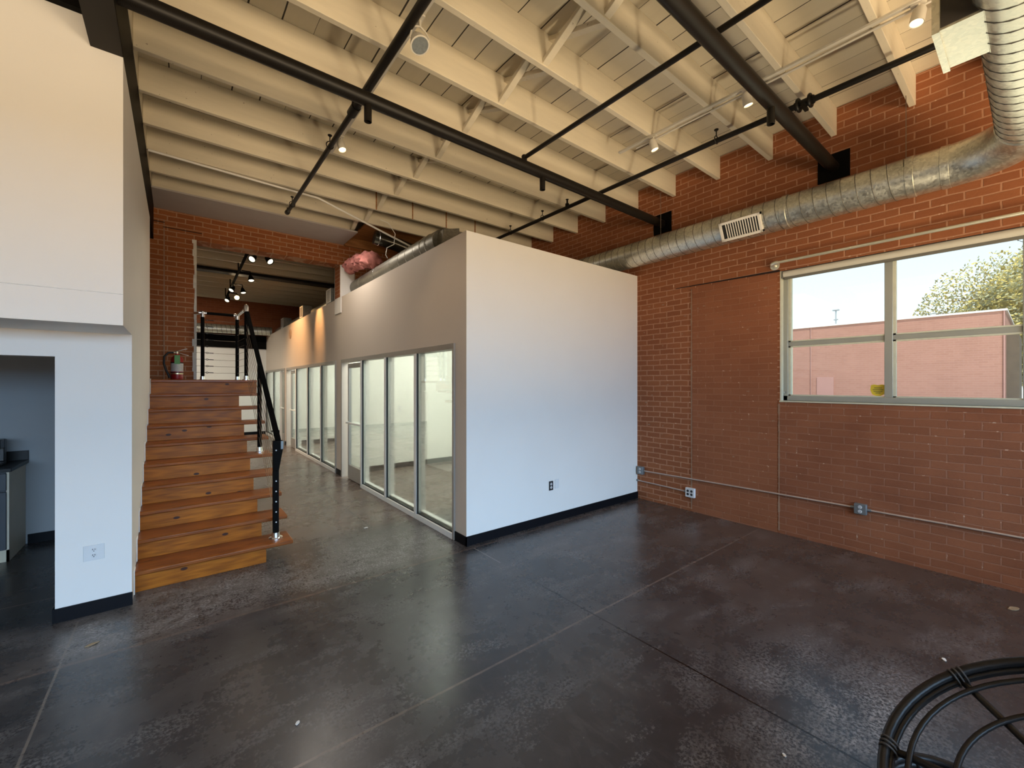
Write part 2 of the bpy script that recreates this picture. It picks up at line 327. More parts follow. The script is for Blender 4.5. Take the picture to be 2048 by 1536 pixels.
# ------------------------------------------------------------------ mesh builder
class MB:
    def __init__(self): self.v = []; self.f = []
    def quad(self, *p):
        n = len(self.v); self.v += [tuple(q) for q in p]; self.f.append(tuple(range(n, n + len(p)))); return self
    def box(self, x0, x1, y0, y1, z0, z1):
        n = len(self.v)
        self.v += [(x0, y0, z0), (x1, y0, z0), (x1, y1, z0), (x0, y1, z0), (x0, y0, z1), (x1, y0, z1), (x1, y1, z1), (x0, y1, z1)]
        for q in ((3, 2, 1, 0), (4, 5, 6, 7), (0, 1, 5, 4), (1, 2, 6, 5), (2, 3, 7, 6), (3, 0, 4, 7)): self.f.append(tuple(n + i for i in q))
        return self
    def beam(self, p0, p1, w, h, up=(0, 0, 1)):
        """rectangular bar from p0 to p1, w across, h along up"""
        a, b = Vector(p0), Vector(p1); d = (b - a).normalized(); u = Vector(up)
        s = d.cross(u).normalized(); u = s.cross(d).normalized()
        n = len(self.v)
        for c in (a, b):
            for i, j in ((-1, -1), (1, -1), (1, 1), (-1, 1)): self.v.append(tuple(c + s * (i * w / 2) + u * (j * h / 2)))
        for q in ((3, 2, 1, 0), (4, 5, 6, 7), (0, 1, 5, 4), (1, 2, 6, 5), (2, 3, 7, 6), (3, 0, 4, 7)): self.f.append(tuple(n + i for i in q))
        return self
    def tube(self, pts, r, seg=12, closed=False, cap=True):
        pts = [Vector(p) for p in pts]; N = len(pts)
        rs = r if isinstance(r, (list, tuple)) else [r] * N
        n0 = len(self.v); ref = None
        for i, p in enumerate(pts):
            if closed: d = pts[(i + 1) % N] - pts[i - 1]
            else: d = pts[min(i + 1, N - 1)] - pts[max(i - 1, 0)]
            d.normalize()
            if ref is None:
                ref = Vector((0, 0, 1)) if abs(d.z) < 0.9 else Vector((1, 0, 0))
            ref = (ref - d * ref.dot(d)).normalized(); s = d.cross(ref)
            for k in range(seg):
                t = 2 * PI * k / seg
                self.v.append(tuple(p + (ref * math.cos(t) + s * math.sin(t)) * rs[i]))
        for i in range(N if closed else N - 1):
            a = n0 + i * seg; b = n0 + ((i + 1) % N) * seg
            for k in range(seg): self.f.append((a + k, a + (k + 1) % seg, b + (k + 1) % seg, b + k))
        if cap and not closed:
            self.f.append(tuple(n0 + k for k in reversed(range(seg)))); self.f.append(tuple(n0 + (N - 1) * seg + k for k in range(seg)))
        return self
    def cyl(self, p0, p1, r, seg=16, r2=None): return self.tube([p0, p1], [r, r if r2 is None else r2], seg)
    def lathe(self, origin, axis, prof, seg=20):
        """prof: list of (distance along axis, radius)"""
        o = Vector(origin); a = Vector(axis).normalized()
        ref = Vector((0, 0, 1)) if abs(a.z) < 0.9 else Vector((1, 0, 0))
        u = (ref - a * ref.dot(a)).normalized(); w = a.cross(u); n0 = len(self.v)
        for d, r in prof:
            for k in range(seg):
                t = 2 * PI * k / seg; self.v.append(tuple(o + a * d + (u * math.cos(t) + w * math.sin(t)) * max(r, 1e-4)))
        for i in range(len(prof) - 1):
            for k in range(seg): self.f.append((n0 + i * seg + k, n0 + i * seg + (k + 1) % seg, n0 + (i + 1) * seg + (k + 1) % seg, n0 + (i + 1) * seg + k))
        self.f.append(tuple(n0 + k for k in reversed(range(seg)))); self.f.append(tuple(n0 + (len(prof) - 1) * seg + k for k in range(seg)))
        return self
    def prism(self, poly, vec):
        """polygon (3d points) pushed along vec"""
        n = len(self.v); k = len(poly); d = Vector(vec)
        self.v += [tuple(p) for p in poly] + [tuple(Vector(p) + d) for p in poly]
        self.f.append(tuple(n + i for i in reversed(range(k)))); self.f.append(tuple(n + k + i for i in range(k)))
        for i in range(k): self.f.append((n + i, n + (i + 1) % k, n + k + (i + 1) % k, n + k + i))
        return self
    def build(self, name, mat, parent=None, bevel=0.0, smooth=True, seg=2):
        me = bpy.data.meshes.new(name)
        off = Vector((0, 0, 0))
        p = parent
        while p is not None: off += p.location; p = p.parent
        me.from_pydata([tuple(Vector(q) - off) for q in self.v], [], self.f)
        me.validate(); me.update()
        o = bpy.data.objects.new(name, me); C.objects.link(o)
        me.materials.append(M[mat] if isinstance(mat, str) else mat)
        if parent is not None: o.parent = parent
        import bmesh
        bm = bmesh.new(); bm.from_mesh(me); bmesh.ops.recalc_face_normals(bm, faces=bm.faces); bm.to_mesh(me); bm.free()
        if smooth:
            me.polygons.foreach_set('use_smooth', [True] * len(me.polygons)); me.set_sharp_from_angle(angle=math.radians(38))
        if bevel:
            b = o.modifiers.new('edge', 'BEVEL'); b.width = bevel; b.segments = seg; b.limit_method = 'ANGLE'
        return o

def thing(name, label, cat, loc=(0, 0, 0), group=None, kind=None):
    o = bpy.data.objects.new(name, None); C.objects.link(o); o.location = loc; o.empty_display_size = 0.1
    return tag(o, label, cat, group, kind)
def tag(o, label=None, cat=None, group=None, kind=None):
    if label: o['label'] = label
    if cat: o['category'] = cat
    if group: o['group'] = group
    if kind: o['kind'] = kind
    return o
def struct(mb, name, mat, label, cat, parent=None, **kw):
    o = mb.build(name, mat, parent, **kw)
    if parent is None: tag(o, label, cat, None, 'structure')
    return o
def part(o, label): o['label'] = label; return o
def dup(root, loc, label=None, group=None):
    r = root.copy(); C.objects.link(r); r.location = loc
    if label: r['label'] = label
    if group: r['group'] = group
    for ch in list(root.children):
        c = ch.copy(); C.objects.link(c); c.parent = r
        for g in ch.children:
            d = g.copy(); C.objects.link(d); d.parent = c
    return r

# ------------------------------------------------------------------ setting
EW = 5.47          # face of the painted brick wall
ZC = 4.66          # underside of the roof boards
JB = 4.37          # underside of the joists
LW = -0.28         # face of the white wall beside the stairs
OE = 2.412         # face of the glazed office wall
NB = 8.2           # face of the brick wall with the opening
OH = 3.37          # top of the office walls
NF = 16.75         # far wall

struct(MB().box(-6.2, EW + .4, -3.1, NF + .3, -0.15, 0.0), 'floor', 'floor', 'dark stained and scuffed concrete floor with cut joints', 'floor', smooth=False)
struct(MB().box(-6.2, EW + .4, -3.1, NF + .3, ZC, ZC + .12), 'ceiling', 'deck', 'cream painted plank ceiling above the joists', 'ceiling', smooth=False)

# east brick wall with its window hole
W0, W1, WS, WH = -1.70, 1.873, 1.534, 3.035
w = MB()
w.box(EW, EW + .36, -3.1, W0, 0, ZC).box(EW, EW + .36, W1, NF + .3, 0, ZC).box(EW, EW + .36, W0, W1, 0, WS).box(EW, EW + .36, W0, W1, WH, ZC)
wall_right = struct(w, 'wall_right', 'brick_e', 'painted red-brown brick wall with the wide window', 'wall', smooth=False)
MB().box(EW - .004, EW + .02, 1.905, 2.94, 0.0, 3.03).build('brick_infill', 'brick_patch', wall_right, smooth=False)
MB().box(EW - .003, EW + .02, -3.0, 1.885, 0.0, WS - .013).build('brick_below_window', 'brick_low', wall_right, smooth=False)
s = MB()
for y0, z1 in ((2.95, 3.02), (1.888, 1.50)):
    z = 0.03
    while z < z1:
        h = random.uniform(.05, .13); wd = random.uniform(.004, .011)
        s.box(EW - .007, EW + .01, y0 - wd, y0 + wd, z, min(z + h, z1)); z += h * random.uniform(.9, 1.05)
s.build('mortar_seam', 'mortar', wall_right, smooth=False)
MB().prism([(EW - .006, 3.18, 3.062), (EW - .006, 2.5, 3.046), (EW - .006, 1.88, 3.034), (EW - .006, 1.88, 3.056), (EW - .006, 2.5, 3.062), (EW - .006, 3.18, 3.069)], (.01, 0, 0)).build('lintel_gap', 'crack', wall_right, smooth=False)
s = MB()
for k in range(46):
    y = random.uniform(1.9, 3.7); z = random.uniform(.5, 2.9); l = random.uniform(.01, .04); h = random.uniform(.003, .014)
    s.box(EW - .0062, EW + .005, y, y + l, z, z + h)
s.build('mortar_chip', 'mortar', wall_right, smooth=False)['kind'] = 'stuff'
MB().box(EW - .012, EW + .05, W0 - .02, W1 + .01, WS - .012, WS + .004).build('window_ledge', 'jamb', wall_right, bevel=.003)

# north brick wall with the opening
OL, OT = 0.222, 3.975
w = MB().box(-6.2, OL, NB, NB + .32, 0, ZC).box(OL, 2.39, NB, NB + .32, OT, ZC).box(2.39, EW, NB, NB + .32, OH, ZC)
wall_back = struct(w, 'wall_back', 'brick_n', 'old brick wall with the wide opening above the stair landing', 'wall', smooth=False)
s = MB()
z = 1.8
while z < OT:
    h = random.uniform(.05, .16); d = random.uniform(.012, .045)
    s.box(OL - d, OL + .012, NB - .008, NB + .33, z, min(z + h, OT)); z += h
s.build('plaster_edge', 'plaster_edge', wall_back, smooth=False)
s = MB().box(-.165, -.150, NB - .006, NB + .01, 1.8, 4.2)
s.build('pier_seam', 'mortar', wall_back, smooth=False)
MB().box(-.17, .3, NB - .008, NB + .01, 4.085, 4.095).box(-.45, -.15, NB - .01, NB + .01, 4.155, 4.165).build('lintel_gap', 'crack', wall_back, smooth=False)
MB().box(2.392, 2.66, NB - .03, NB + .35, OH - .3, 3.97).build('pier_end', 'white', wall_back, bevel=.01)
MB().box(-.45, -.285, NB - .012, NB + .01, 4.17, 4.45).build('beam_pocket', 'crack', wall_back, smooth=False)

# far room
struct(MB().box(-6.2, EW, NF, NF + .3, 0, 2.93), 'wall_far', 'white', 'white lower wall at the far end of the passage', 'wall', smooth=False)
struct(MB().box(-6.2, EW, NF + .02, NF + .3, 3.36, ZC), 'wall_far_upper', 'brick_far', 'dark brick upper wall at the far end behind the duct', 'wall', smooth=False)
struct(MB().box(-6.2, EW, NF - .06, NF + .3, 2.93, 3.37), 'trim_1', 'black', 'black ledger beam between white and brick on the far wall', 'trim', smooth=False)
struct(MB().box(-6.2, OE, NF - .015, NF, 0, .1), 'baseboard_far', 'base', 'black baseboard along the far white wall', 'baseboard', smooth=False)
struct(MB().box(-6.3, -6.1, -3.1, NF, 0, ZC), 'wall_west', 'white', 'white outer wall on the west side', 'wall', smooth=False)

# front wall behind the camera with the shop window opening that lights the room
struct(MB().box(-6.2, EW, -3.1, -2.9, 2.95, ZC).box(-6.2, EW, -3.1, -2.9, 0, .85).box(-6.2, -4.6, -3.1, -2.9, .85, 2.95).box(5.2, EW, -3.1, -2.9, .85, 2.95), 'wall_front', 'white', 'front wall with the large shop window', 'wall', smooth=False)

# white wall beside the stairs, kitchenette below it
UN, LN, SB = 3.76, 4.44, 2.115
w = MB()
w.box(LW - .13, LW, LN + .002, 7.16, SB, 3.885)                   # side wall above
w.box(LW - .13, LW, LN + .12, 7.16, 0, SB)                      # side wall below
w.box(-6.1, LW, UN, LN + .002, SB, 3.885)                        # projecting upper wall
w.box(-6.1, -.435, UN + .002, UN + .3, 3.885, 4.06)
wall_left = struct(w, 'wall_left', 'white', 'white projecting wall and side wall beside the wooden stairs', 'wall', smooth=False)
MB().box(-.694, LW, LN, LN + .122, 0, SB).box(-6.1, -.694, LN, LN + .122, 1.93, SB).build('lower_wall', 'white', wall_left, smooth=False)
MB().box(-6.1, LW - .001, UN - .0015, UN, 2.318, 2.321).build('drywall_joint', 'alu_dark', wall_left, smooth=False)
bl = MB().box(-.695, LW + .005, LN - .012, LN, 0, .1).box(-.707, -.694, LN - .012, LN + .122, 0, .1)
struct(bl, 'baseboard_left', 'base', 'black baseboard under the white wall with the double outlet', 'baseboard', smooth=False)
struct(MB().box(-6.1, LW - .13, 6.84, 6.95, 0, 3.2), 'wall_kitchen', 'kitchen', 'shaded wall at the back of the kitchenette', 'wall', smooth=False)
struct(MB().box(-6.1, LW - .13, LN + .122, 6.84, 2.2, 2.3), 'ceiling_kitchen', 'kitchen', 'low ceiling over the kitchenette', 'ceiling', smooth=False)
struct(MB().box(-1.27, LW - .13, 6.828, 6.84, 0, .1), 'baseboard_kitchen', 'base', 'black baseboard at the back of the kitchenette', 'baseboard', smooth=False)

# steel edge beam on the left, over the white wall
b = MB().box(-.435, LW + .002, -2.9, NB + .02, 3.885, 4.66)
sb = b.build('steel_beam', 'black', None, smooth=False)
tag(sb, 'black steel edge beam over the white left wall carrying the joist ends', 'beam')
MB().box(-.433, LW, -2.9, UN - .001, 3.879, 3.886).build('bottom_flange', 'beam_under', sb, smooth=False)
MB().box(LW, LW + .006, -2.9, NB - .75, 4.40, 4.655).build('ledger', 'joist', sb, smooth=False)
t = MB().box(-6.1, -.44, UN - .05, UN + .3, 4.06, 4.65).build('cross_beam', 'black', None, smooth=False)
tag(t, 'dark steel cross beam along the top of the white projecting wall', 'beam')

# ------------------------------------------------------------------ glazed office box
jam = [(4.04, 8.14), (8.50, 13.20), (13.46, 16.72)]
w = MB()
w.box(OE + .0005, EW, 3.811, 3.93, 0, OH + .0005)
wo = struct(w, 'wall_office', 'white', 'tall white front wall of the free-standing office', 'wall', smooth=False)
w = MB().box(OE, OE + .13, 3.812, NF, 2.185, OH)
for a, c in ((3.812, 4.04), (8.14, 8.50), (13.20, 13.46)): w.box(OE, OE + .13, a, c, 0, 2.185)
struct(w, 'wall_passage', 'beige', 'shade-toned office side wall over the glazed fronts along the passage', 'wall', smooth=False)
struct(MB().box(OE - .012, EW, 3.799, 3.811, 0, .1).box(OE - .012, OE, 3.799, 4.035, 0, .1), 'baseboard_office', 'base', 'black baseboard along the white office front', 'baseboard', smooth=False)
struct(MB().box(OE - .012, OE, 8.145, 8.495, 0, .1).box(OE - .012, OE, 13.21, 13.45, 0, .1), 'baseboard_passage', 'base', 'short black baseboards between the glazed fronts', 'baseboard', smooth=False)
w = MB()
w.box(OE + .13, EW, 8.27, 8.37, 0, 3.0).box(OE + .13, EW, 13.28, 13.38, 0, 3.0).box(EW - .05, EW, 3.93, NF, 0, 3.0)
struct(w, 'wall_office_inner', 'office_white', 'pale inner walls of the offices seen through the glass', 'wall', smooth=False)
struct(MB().box(OE + .13, EW, 3.93, NF, 3.0, OH - .002), 'ceiling_office', 'office_white', 'pale office ceiling', 'ceiling', smooth=False)
w = MB()
for y in (8.27, 13.28, NF): w.box(OE + .14, EW - .05, y - .012, y, 0, .1)
w.box(EW - .062, EW - .05, 3.93, NF, 0, .1)
struct(w, 'baseboard_inner', 'base', 'dark baseboards inside the offices', 'baseboard', smooth=False)

FW = .05
def storefront(name, y0, y1, muls, door, label, dlabel, dn, hinge_near):
    """frame along the wall, glass panes between the mullions, the door as a structure of its own"""
    f = thing(name, label, 'window', (OE, y0, 0), kind='structure')
    x0, x1 = OE - .022, OE + .105
    m = MB().box(x0, x1, y0, y1, 2.12, 2.185)
    m.box(x0, x1, y0, y0 + .035, 0, 2.12).box(x0, x1, y1 - .05, y1, 0, 2.12)
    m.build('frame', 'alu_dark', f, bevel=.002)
    edges = [y0 + .035] + sum([[a, b_] for a, b_ in muls], []) + [y1 - .05]
    lo = [e for e in zip(edges[0::2], edges[1::2])]
    for a, b_ in muls:
        MB().box(x0, x1, a, b_, 0, 2.12).build('mullion', 'alu', f, bevel=.003)
    g = MB(); sill = MB()
    for a, b_ in lo:
        if door[0] - .06 < (a + b_) / 2 < door[1] + .06: continue
        sill.box(x0, x1, a, b_, 0, .065)
        sill.box(OE + .03, OE + .09, a, b_, .065, .10)
        g.box(OE - .015, OE + .009, b_ - .010, b_, .065, 2.12)
        g.box(OE - .002, OE + .009, a, b_, .065, .078)
        MB().box(OE + .010, OE + .016, a, b_, .07, 2.12).build('pane', 'office_glass', f, smooth=False)
    sill.build('sill_rail', 'alu', f, bevel=.002)
    g.build('gasket', 'gasket', f, smooth=False)
    d = thing(dn, dlabel, 'door', (OE, door[0], 0), kind='structure')
    a, b_ = door
    m = MB().box(OE + .03, OE + .075, a, a + .06, .01, 2.1).box(OE + .03, OE + .075, b_ - .06, b_, .01, 2.1).box(OE + .03, OE + .075, a + .06, b_ - .06, .01, .26).box(OE + .03, OE + .075, a + .06, b_ - .06, 2.02, 2.1)
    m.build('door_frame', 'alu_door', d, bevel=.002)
    MB().box(OE + .05, OE + .056, a + .06, b_ - .06, .26, 2.02).build('glass', 'office_glass', d, smooth=False)
    h = MB().beam((OE - .005, a + .02, 1.03), (OE - .005, b_ - .02, 1.03), .022, .03).box(OE - .01, OE + .04, a + .02, a + .05, 1.01, 1.05).box(OE - .01, OE + .04, b_ - .05, b_ - .02, 1.01, 1.05)
    h.build('push_bar', 'alu', d, bevel=.003)
    return f
storefront('window_2', 4.04, 8.14, [(4.975, 5.045), (5.975, 6.045), (7.01, 7.08)], (7.08, 7.90), 'aluminium glazed front of the nearest office with three tall panes', 'aluminium and glass door of the nearest office', 'door_1', True)
storefront('window_3', 8.50, 13.20, [(9.54, 9.62), (10.72, 10.80), (11.96, 12.04)], (12.04, 12.86), 'aluminium glazed front of the middle office', 'aluminium and glass door of the middle office', 'door_2', True)
storefront('window_4', 13.46, 16.72, [(14.10, 14.16), (15.25, 15.31)], (13.50, 14.10), 'aluminium glazed front of the farthest office behind the stair rail', 'aluminium and glass door of the farthest office', 'door_3', False)

# ------------------------------------------------------------------ window in the brick wall
wn = thing('window_1', 'wide steel-framed window in the painted brick wall', 'window', (EW, W1, WS), kind='structure')
xf = EW + .05
m = MB().box(xf, xf + .09, W1 - .055, W1 - .012, WS, WH).box(xf, xf + .09, W0, W0 + .05, WS, WH).box(xf, xf + .09, W0, W1 - .012, WS + .004, WS + .062).box(xf, xf + .09, W0, W1, WH - .06, WH)
m.build('frame', 'winframe', wn, bevel=.003)
MB().box(EW - .004, EW + .35, W1 - .012, W1 + .004, WS, WH).box(EW, EW + .35, W0, W1, WS - .02, WS + .004).build('jamb', 'jamb', wn, smooth=False)
ml = [(.907, .971), (.025, .089), (-.857, -.793)]
for a, c in ml: MB().box(xf + .02, xf + .085, a, c, WS + .06, WH - .05).build('mullion', 'winframe', wn, bevel=.004)
cuts = [W1 - .055] + [q for a, c in ml for q in (c, a)] + [W0 + .05]
mu = MB(); st = MB()
for hi_, lo_ in zip(cuts[0::2], cuts[1::2]):
    MB().box(xf + .035, xf + .085, lo_, hi_, 2.167, 2.218).build('transom', 'winframe', wn, bevel=.003)
    for z0, z1 in ((WS + .06, 2.167), (2.218, WH - .05)):
        MB().box(xf + .055, xf + .060, lo_, hi_, z0, z1).build('pane', 'glass', wn, smooth=False)
        st.box(xf + .03, xf + .07, hi_ - .022, hi_, z0, z1).box(xf + .03, xf + .07, lo_, hi_, z1 - .014, z1).box(xf + .03, xf + .07, lo_, hi_, z0, z0 + .014)
st.build('glazing_bead', 'jamb', wn, smooth=False)
m = MB()
m.cyl((xf + .02, W1 - .025, WS + .10), (xf - .01, W1 - .025, WS + .10), .012, 10).build('latch', 'chrome', wn)
# shield sticker on the glass, lower left pane
sy, sz = 1.025, 1.668
pts = [(-.055, .05), (-.03, .058), (0, .05), (.03, .058), (.055, .05), (.062, .0), (.045, -.045), (0, -.068), (-.045, -.045), (-.062, .0)]
sk = MB().prism([(xf + .050, sy - y, sz + z) for y, z in pts], (.003, 0, 0)).build('window_sticker', 'yellow', None, smooth=False)
tag(sk, 'small yellow shield sticker in the lower corner of the window pane', 'sticker')
m = MB()
for z, l in ((.022, .03), (.004, .042), (-.014, .035), (-.030, .02)): m.box(xf + .0488, xf + .0505, sy - l, sy + l, sz + z - .004, sz + z + .004)
m.build('print', 'sticker_ink', sk, smooth=False)

# roller shade, tucked under the window head
rs = thing('roller_shade', 'rolled-up cream roller shade under the window head', 'shade', (EW, W1, WH))
MB().cyl((EW + .02, W1 - .03, WH - .040), (EW + .02, W0 + .02, WH - .040), .040, 18).build('fabric_roll', 'shade', rs)
MB().box(EW + .0, EW + .024, W0 + .02, W1 - .035, WH - .102, WH - .072).build('hem_bar', 'shade_dark', rs, bevel=.004)
MB().box(EW - .003, EW + .012, W0, W1 - .03, WH - .016, WH - .001).build('head_shadow', 'slot', rs, smooth=False)  # dark strip standing in for the shadow above the roll
MB().box(EW - .012, EW + .06, W1 - .028, W1 - .014, WH - .088, WH - .002).build('bracket', 'shade_dark', rs, bevel=.003)
# pipe curtain rod above the window
cr = thing('curtain_rod', 'galvanised pipe curtain rod on the brick above the window', 'curtain rod', (EW, 1.93, 3.125))
MB().cyl((EW - .09, 1.93, 3.122), (EW - .09, -1.9, 3.122), .0155, 14).build('rod', 'rodmetal', cr)
MB().lathe((EW, 1.93, 3.11), (-1, 0, 0), [(0, .05), (.008, .05), (.012, .026), (.05, .024), (.052, .020), (.07, .020)], 18).tube([(EW - .05, 1.93, 3.11), (EW - .082, 1.93, 3.114), (EW - .09, 1.90, 3.122), (EW - .09, 1.87, 3.122)], .022, 12).build('wall_flange', 'rodmetal', cr)

# ------------------------------------------------------------------ ceiling: joists, cross braces, soffit
JN = [.14 + .6135 * k for k in range(13)]
JW = .05
jl = len(JN)
for i, y in enumerate(JN):
    k = jl - 1 - i
    lab = ('cream joist over the main room, %s counted out from the wall with the opening' % ORD[k])
    e = EW - .005 if y < 6.3 else 2.42 if y > 6.9 else 4.3
    dx = random.uniform(-.006, .006)
    j = MB().box(LW + .006, EW - .002 if y < 6.5 else e, y - JW / 2 + dx, y + JW / 2 + dx, JB + random.uniform(-.004, .004), ZC)
    o = j.build('ceiling_joist', 'joist', None, bevel=.004)
    tag(o, lab, 'joist', 'painted joists across the main room ceiling')
    if abs(y - JN[10]) < .01:
        for x in (2.35, 2.94, 3.55, 4.13): MB().box(x - .008, x + .008, y - JW / 2 - .008 + dx, y - JW / 2 + .002 + dx, JB - .004, ZC).build('rusty_joint', 'brown_deck', o, smooth=False)
for i in range(1, 12):
    y0, y1 = JN[i] + JW / 2, JN[i + 1] - JW / 2
    x = 2.44 + random.uniform(-.03, .03)
    k = 11 - i
    bay = 'in the %s joist bay from the opening wall' % ORD[k]
    for up in (0, 1):
        za, zb = (JB + .03, ZC - .03) if up else (ZC - .03, JB + .03)
        xx = x + (.035 if up else -.035)
        o = MB().beam((xx, y0 - .005, za), (xx, y1 + .005, zb), .038, .062, (1, 0, 0)).build('cross_brace', 'joist', None, bevel=.003)
        tag(o, 'cream brace %s, sloping down %s' % (bay, 'roomward' if up else 'wallward'), 'brace', 'diagonal cross braces between the joists')
so = MB().box(LW + .006, 2.45, 7.38, NB, JB - .012, JB + .01).build('soffit_panel', 'soffit', None, smooth=False)
tag(so, 'flat mauve-grey soffit panel under the last joists by the brick wall', 'soffit')
so = MB().box(2.56, EW - .01, 6.95, NB - .005, JB + .13, JB + .16).box(2.46, EW - .01, NB - .06, NB - .005, JB - .03, JB + .13).build('bare_sheathing', 'brown_deck', None, smooth=False)
tag(so, 'unpainted brown wood sheathing above the office behind the duct', 'sheathing')

# joists of the room beyond the opening
BJ = [8.95 + .61 * k for k in range(12)]
for k, y in enumerate(BJ):
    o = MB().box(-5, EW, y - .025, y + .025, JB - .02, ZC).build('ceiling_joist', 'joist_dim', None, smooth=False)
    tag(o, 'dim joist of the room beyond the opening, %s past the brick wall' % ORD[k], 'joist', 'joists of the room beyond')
bb = MB().box(-5, EW, 11.62, 11.64, 4.28, 4.345).box(-5, EW, 11.50, 11.76, 4.27, 4.285).box(-5, EW, 11.50, 11.76, 4.33, 4.345).build('steel_girder', 'beam_under', None, smooth=False)
tag(bb, 'black steel girder crossing the ceiling of the room beyond the opening', 'beam')

# ------------------------------------------------------------------ black steel ties and pipes
def tie(n, z, stubs, label):
    t = thing('steel_tie', label, 'steel tube', (LW, n, z), 'black steel tie tubes under the joists')
    MB().cyl((LW, n, z), (EW - .01, n, z), .055, 24).build('tube', 'pipe', t)
    MB().box(EW - .014, EW + .004, n - .14, n + .14, z - .13, z + .15).build('wall_plate', 'black', t, bevel=.002)
    for x in stubs:
        MB().lathe((x, n, z - .03), (0, 0, -1), [(0, .030), (.15, .030), (.152, .026), (.09, .026)], 18).build('stub', 'pipe', t)
tie(3.385, 4.03, [1.205, 3.12], 'black steel tie tube crossing the ceiling to the plate above the duct grille')
tie(1.368, 4.03, [3.79], 'black steel tie tube nearer the camera ending on the plate above the duct bend')

def hanger(par, x, y, z0, z1):
    h = MB().cyl((x, y, z0 + .05), (x, y, z1), .006, 8).lathe((x, y, z1), (0, 0, -1), [(0, .022), (.008, .022), (.014, .010), (.02, .010)], 10)
    ring = [(x + .0 + math.cos(a) * .036, y, z0 + .012 + math.sin(a) * .040) for a in [2 * PI * k / 14 for k in range(14)]]
    h.tube(ring, .005, 6, closed=True)
    return h.build('hanger', 'pipe', par)
sa = thing('sprinkler_pipe', 'black sprinkler pipe crossing the tie tube, its capped end near the opening', 'pipe', (1.27, 3, 4.25), 'black pipes hung under the joists')
MB().cyl((1.27, -1.5, 4.25), (1.27, 3.9, 4.25), .034, 16).cyl((1.27, 3.9, 4.25), (1.262, 6.89, 4.25), .025, 16).build('pipe', 'pipe', sa)
MB().cyl((1.27, 3.86, 4.25), (1.27, 4.00, 4.25), .042, 16).cyl((1.27, 3.93, 4.25), (1.27, 3.93, 4.34), .02, 12).build('coupling', 'pipe', sa)
MB().lathe((1.262, 6.84, 4.25), (0, 1, 0), [(0, .033), (.06, .033), (.065, .026)], 16).cyl((1.262, 6.86, 4.25), (1.262, 6.86, 4.31), .012, 10).build('end_cap', 'pipe', sa)
for y in (4.69, 6.56): hanger(sa, 1.265, y, 4.25, JB)
sp = thing('tie_rod', 'thin black rod from the first tie tube toward the camera', 'pipe', (2.86, 3, 4.1), 'black pipes hung under the joists')
MB().cyl((2.86, -1.5, 4.115), (2.86, 3.385, 4.115), .022, 14).build('rod', 'pipe', sp)
MB().lathe((2.86, 3.385, 4.07), (0, 0, 1), [(0, .03), (.06, .03), (.07, .024)], 12).build('end_fitting', 'pipe', sp)
sc_ = thing('sprinkler_main', 'long black sprinkler pipe near the brick wall with ring coupling', 'pipe', (4.36, 3, 4.25), 'black pipes hung under the joists')
MB().tube([(4.45, -1.0, 4.25), (4.40, 1.3, 4.25), (4.37, 2.1, 4.25), (4.34, 5.9, 4.25)], .026, 16).build('pipe', 'pipe', sc_)
cp = MB()
for y in (1.27, 1.36): cp.tube([(4.40 + math.cos(a) * .048, y, 4.25 + math.sin(a) * .048) for a in [2 * PI * k / 18 for k in range(18)]], .014, 8, closed=True)
cp.cyl((4.40, 1.24, 4.25), (4.40, 1.39, 4.25), .036, 16).box(4.34, 4.46, 1.30, 1.33, 4.20, 4.22).build('ring_coupling', 'pipe', sc_)
hanger(sc_, 4.372, 2.09, 4.25, JB); hanger(sc_, 4.35, 4.72, 4.25, JB); hanger(sc_, 4.345, 5.5, 4.25, JB)
MB().lathe((4.35, 4.2, 4.26), (0, 0, 1), [(0, .03), (.04, .028), (.05, .014), (.09, .012), (.10, .022), (.104, .022)], 14).build('sprinkler_head', 'pipe', sc_)

wc = thing('white_conduit', 'thin white conduit slanting down from the joists to the top of the office', 'conduit', (1.5, 6.3, 4.3))
MB().tube([(LW + .02, 6.22, 4.352), (.9, 6.30, 4.352), (1.55, 6.33, 4.35), (2.98, 6.41, 3.98)], .014, 10).build('conduit_run', 'white_trim', wc)
MB().tube([(2.55, 6.6, 4.37), (2.68, 6.6, 4.35), (2.80, 6.6, 4.2), (2.78, 6.6, 4.02), (2.66, 6.6, 3.94), (2.64, 6.6, 3.82), (2.67, 6.6, 3.775)], .006, 8).build('loose_cable', 'white_trim', wc)

# ------------------------------------------------------------------ lighting tracks and lamps
def track(name, x0, y0, x1, y1, z, mat, label):
    t = thing(name, label, 'lighting track', (x0, y0, z))
    m = MB().beam((x0, y0, z), (x1, y1, z), .034, .02)
    return t, m
t, m = track('lighting_track', 3.93, 2.98, 3.99, -.6, JB - .012, 'lampwhite', 'pale lighting track under the joists beside the brick wall')
m.build('rail', 'lampwhite', t, bevel=.002)
MB().cyl((4.00, 2.80, JB - .014), (4.06, -.6, JB - .014), .010, 10).build('feed_conduit', 'lampwhite', t)
t, m = track('lighting_track', 1.36, 5.0, 1.36, -.6, JB - .012, 'lampwhite', 'pale lighting track half hidden behind the sprinkler pipe')
m.build('rail', 'lampwhite', t, bevel=.002)

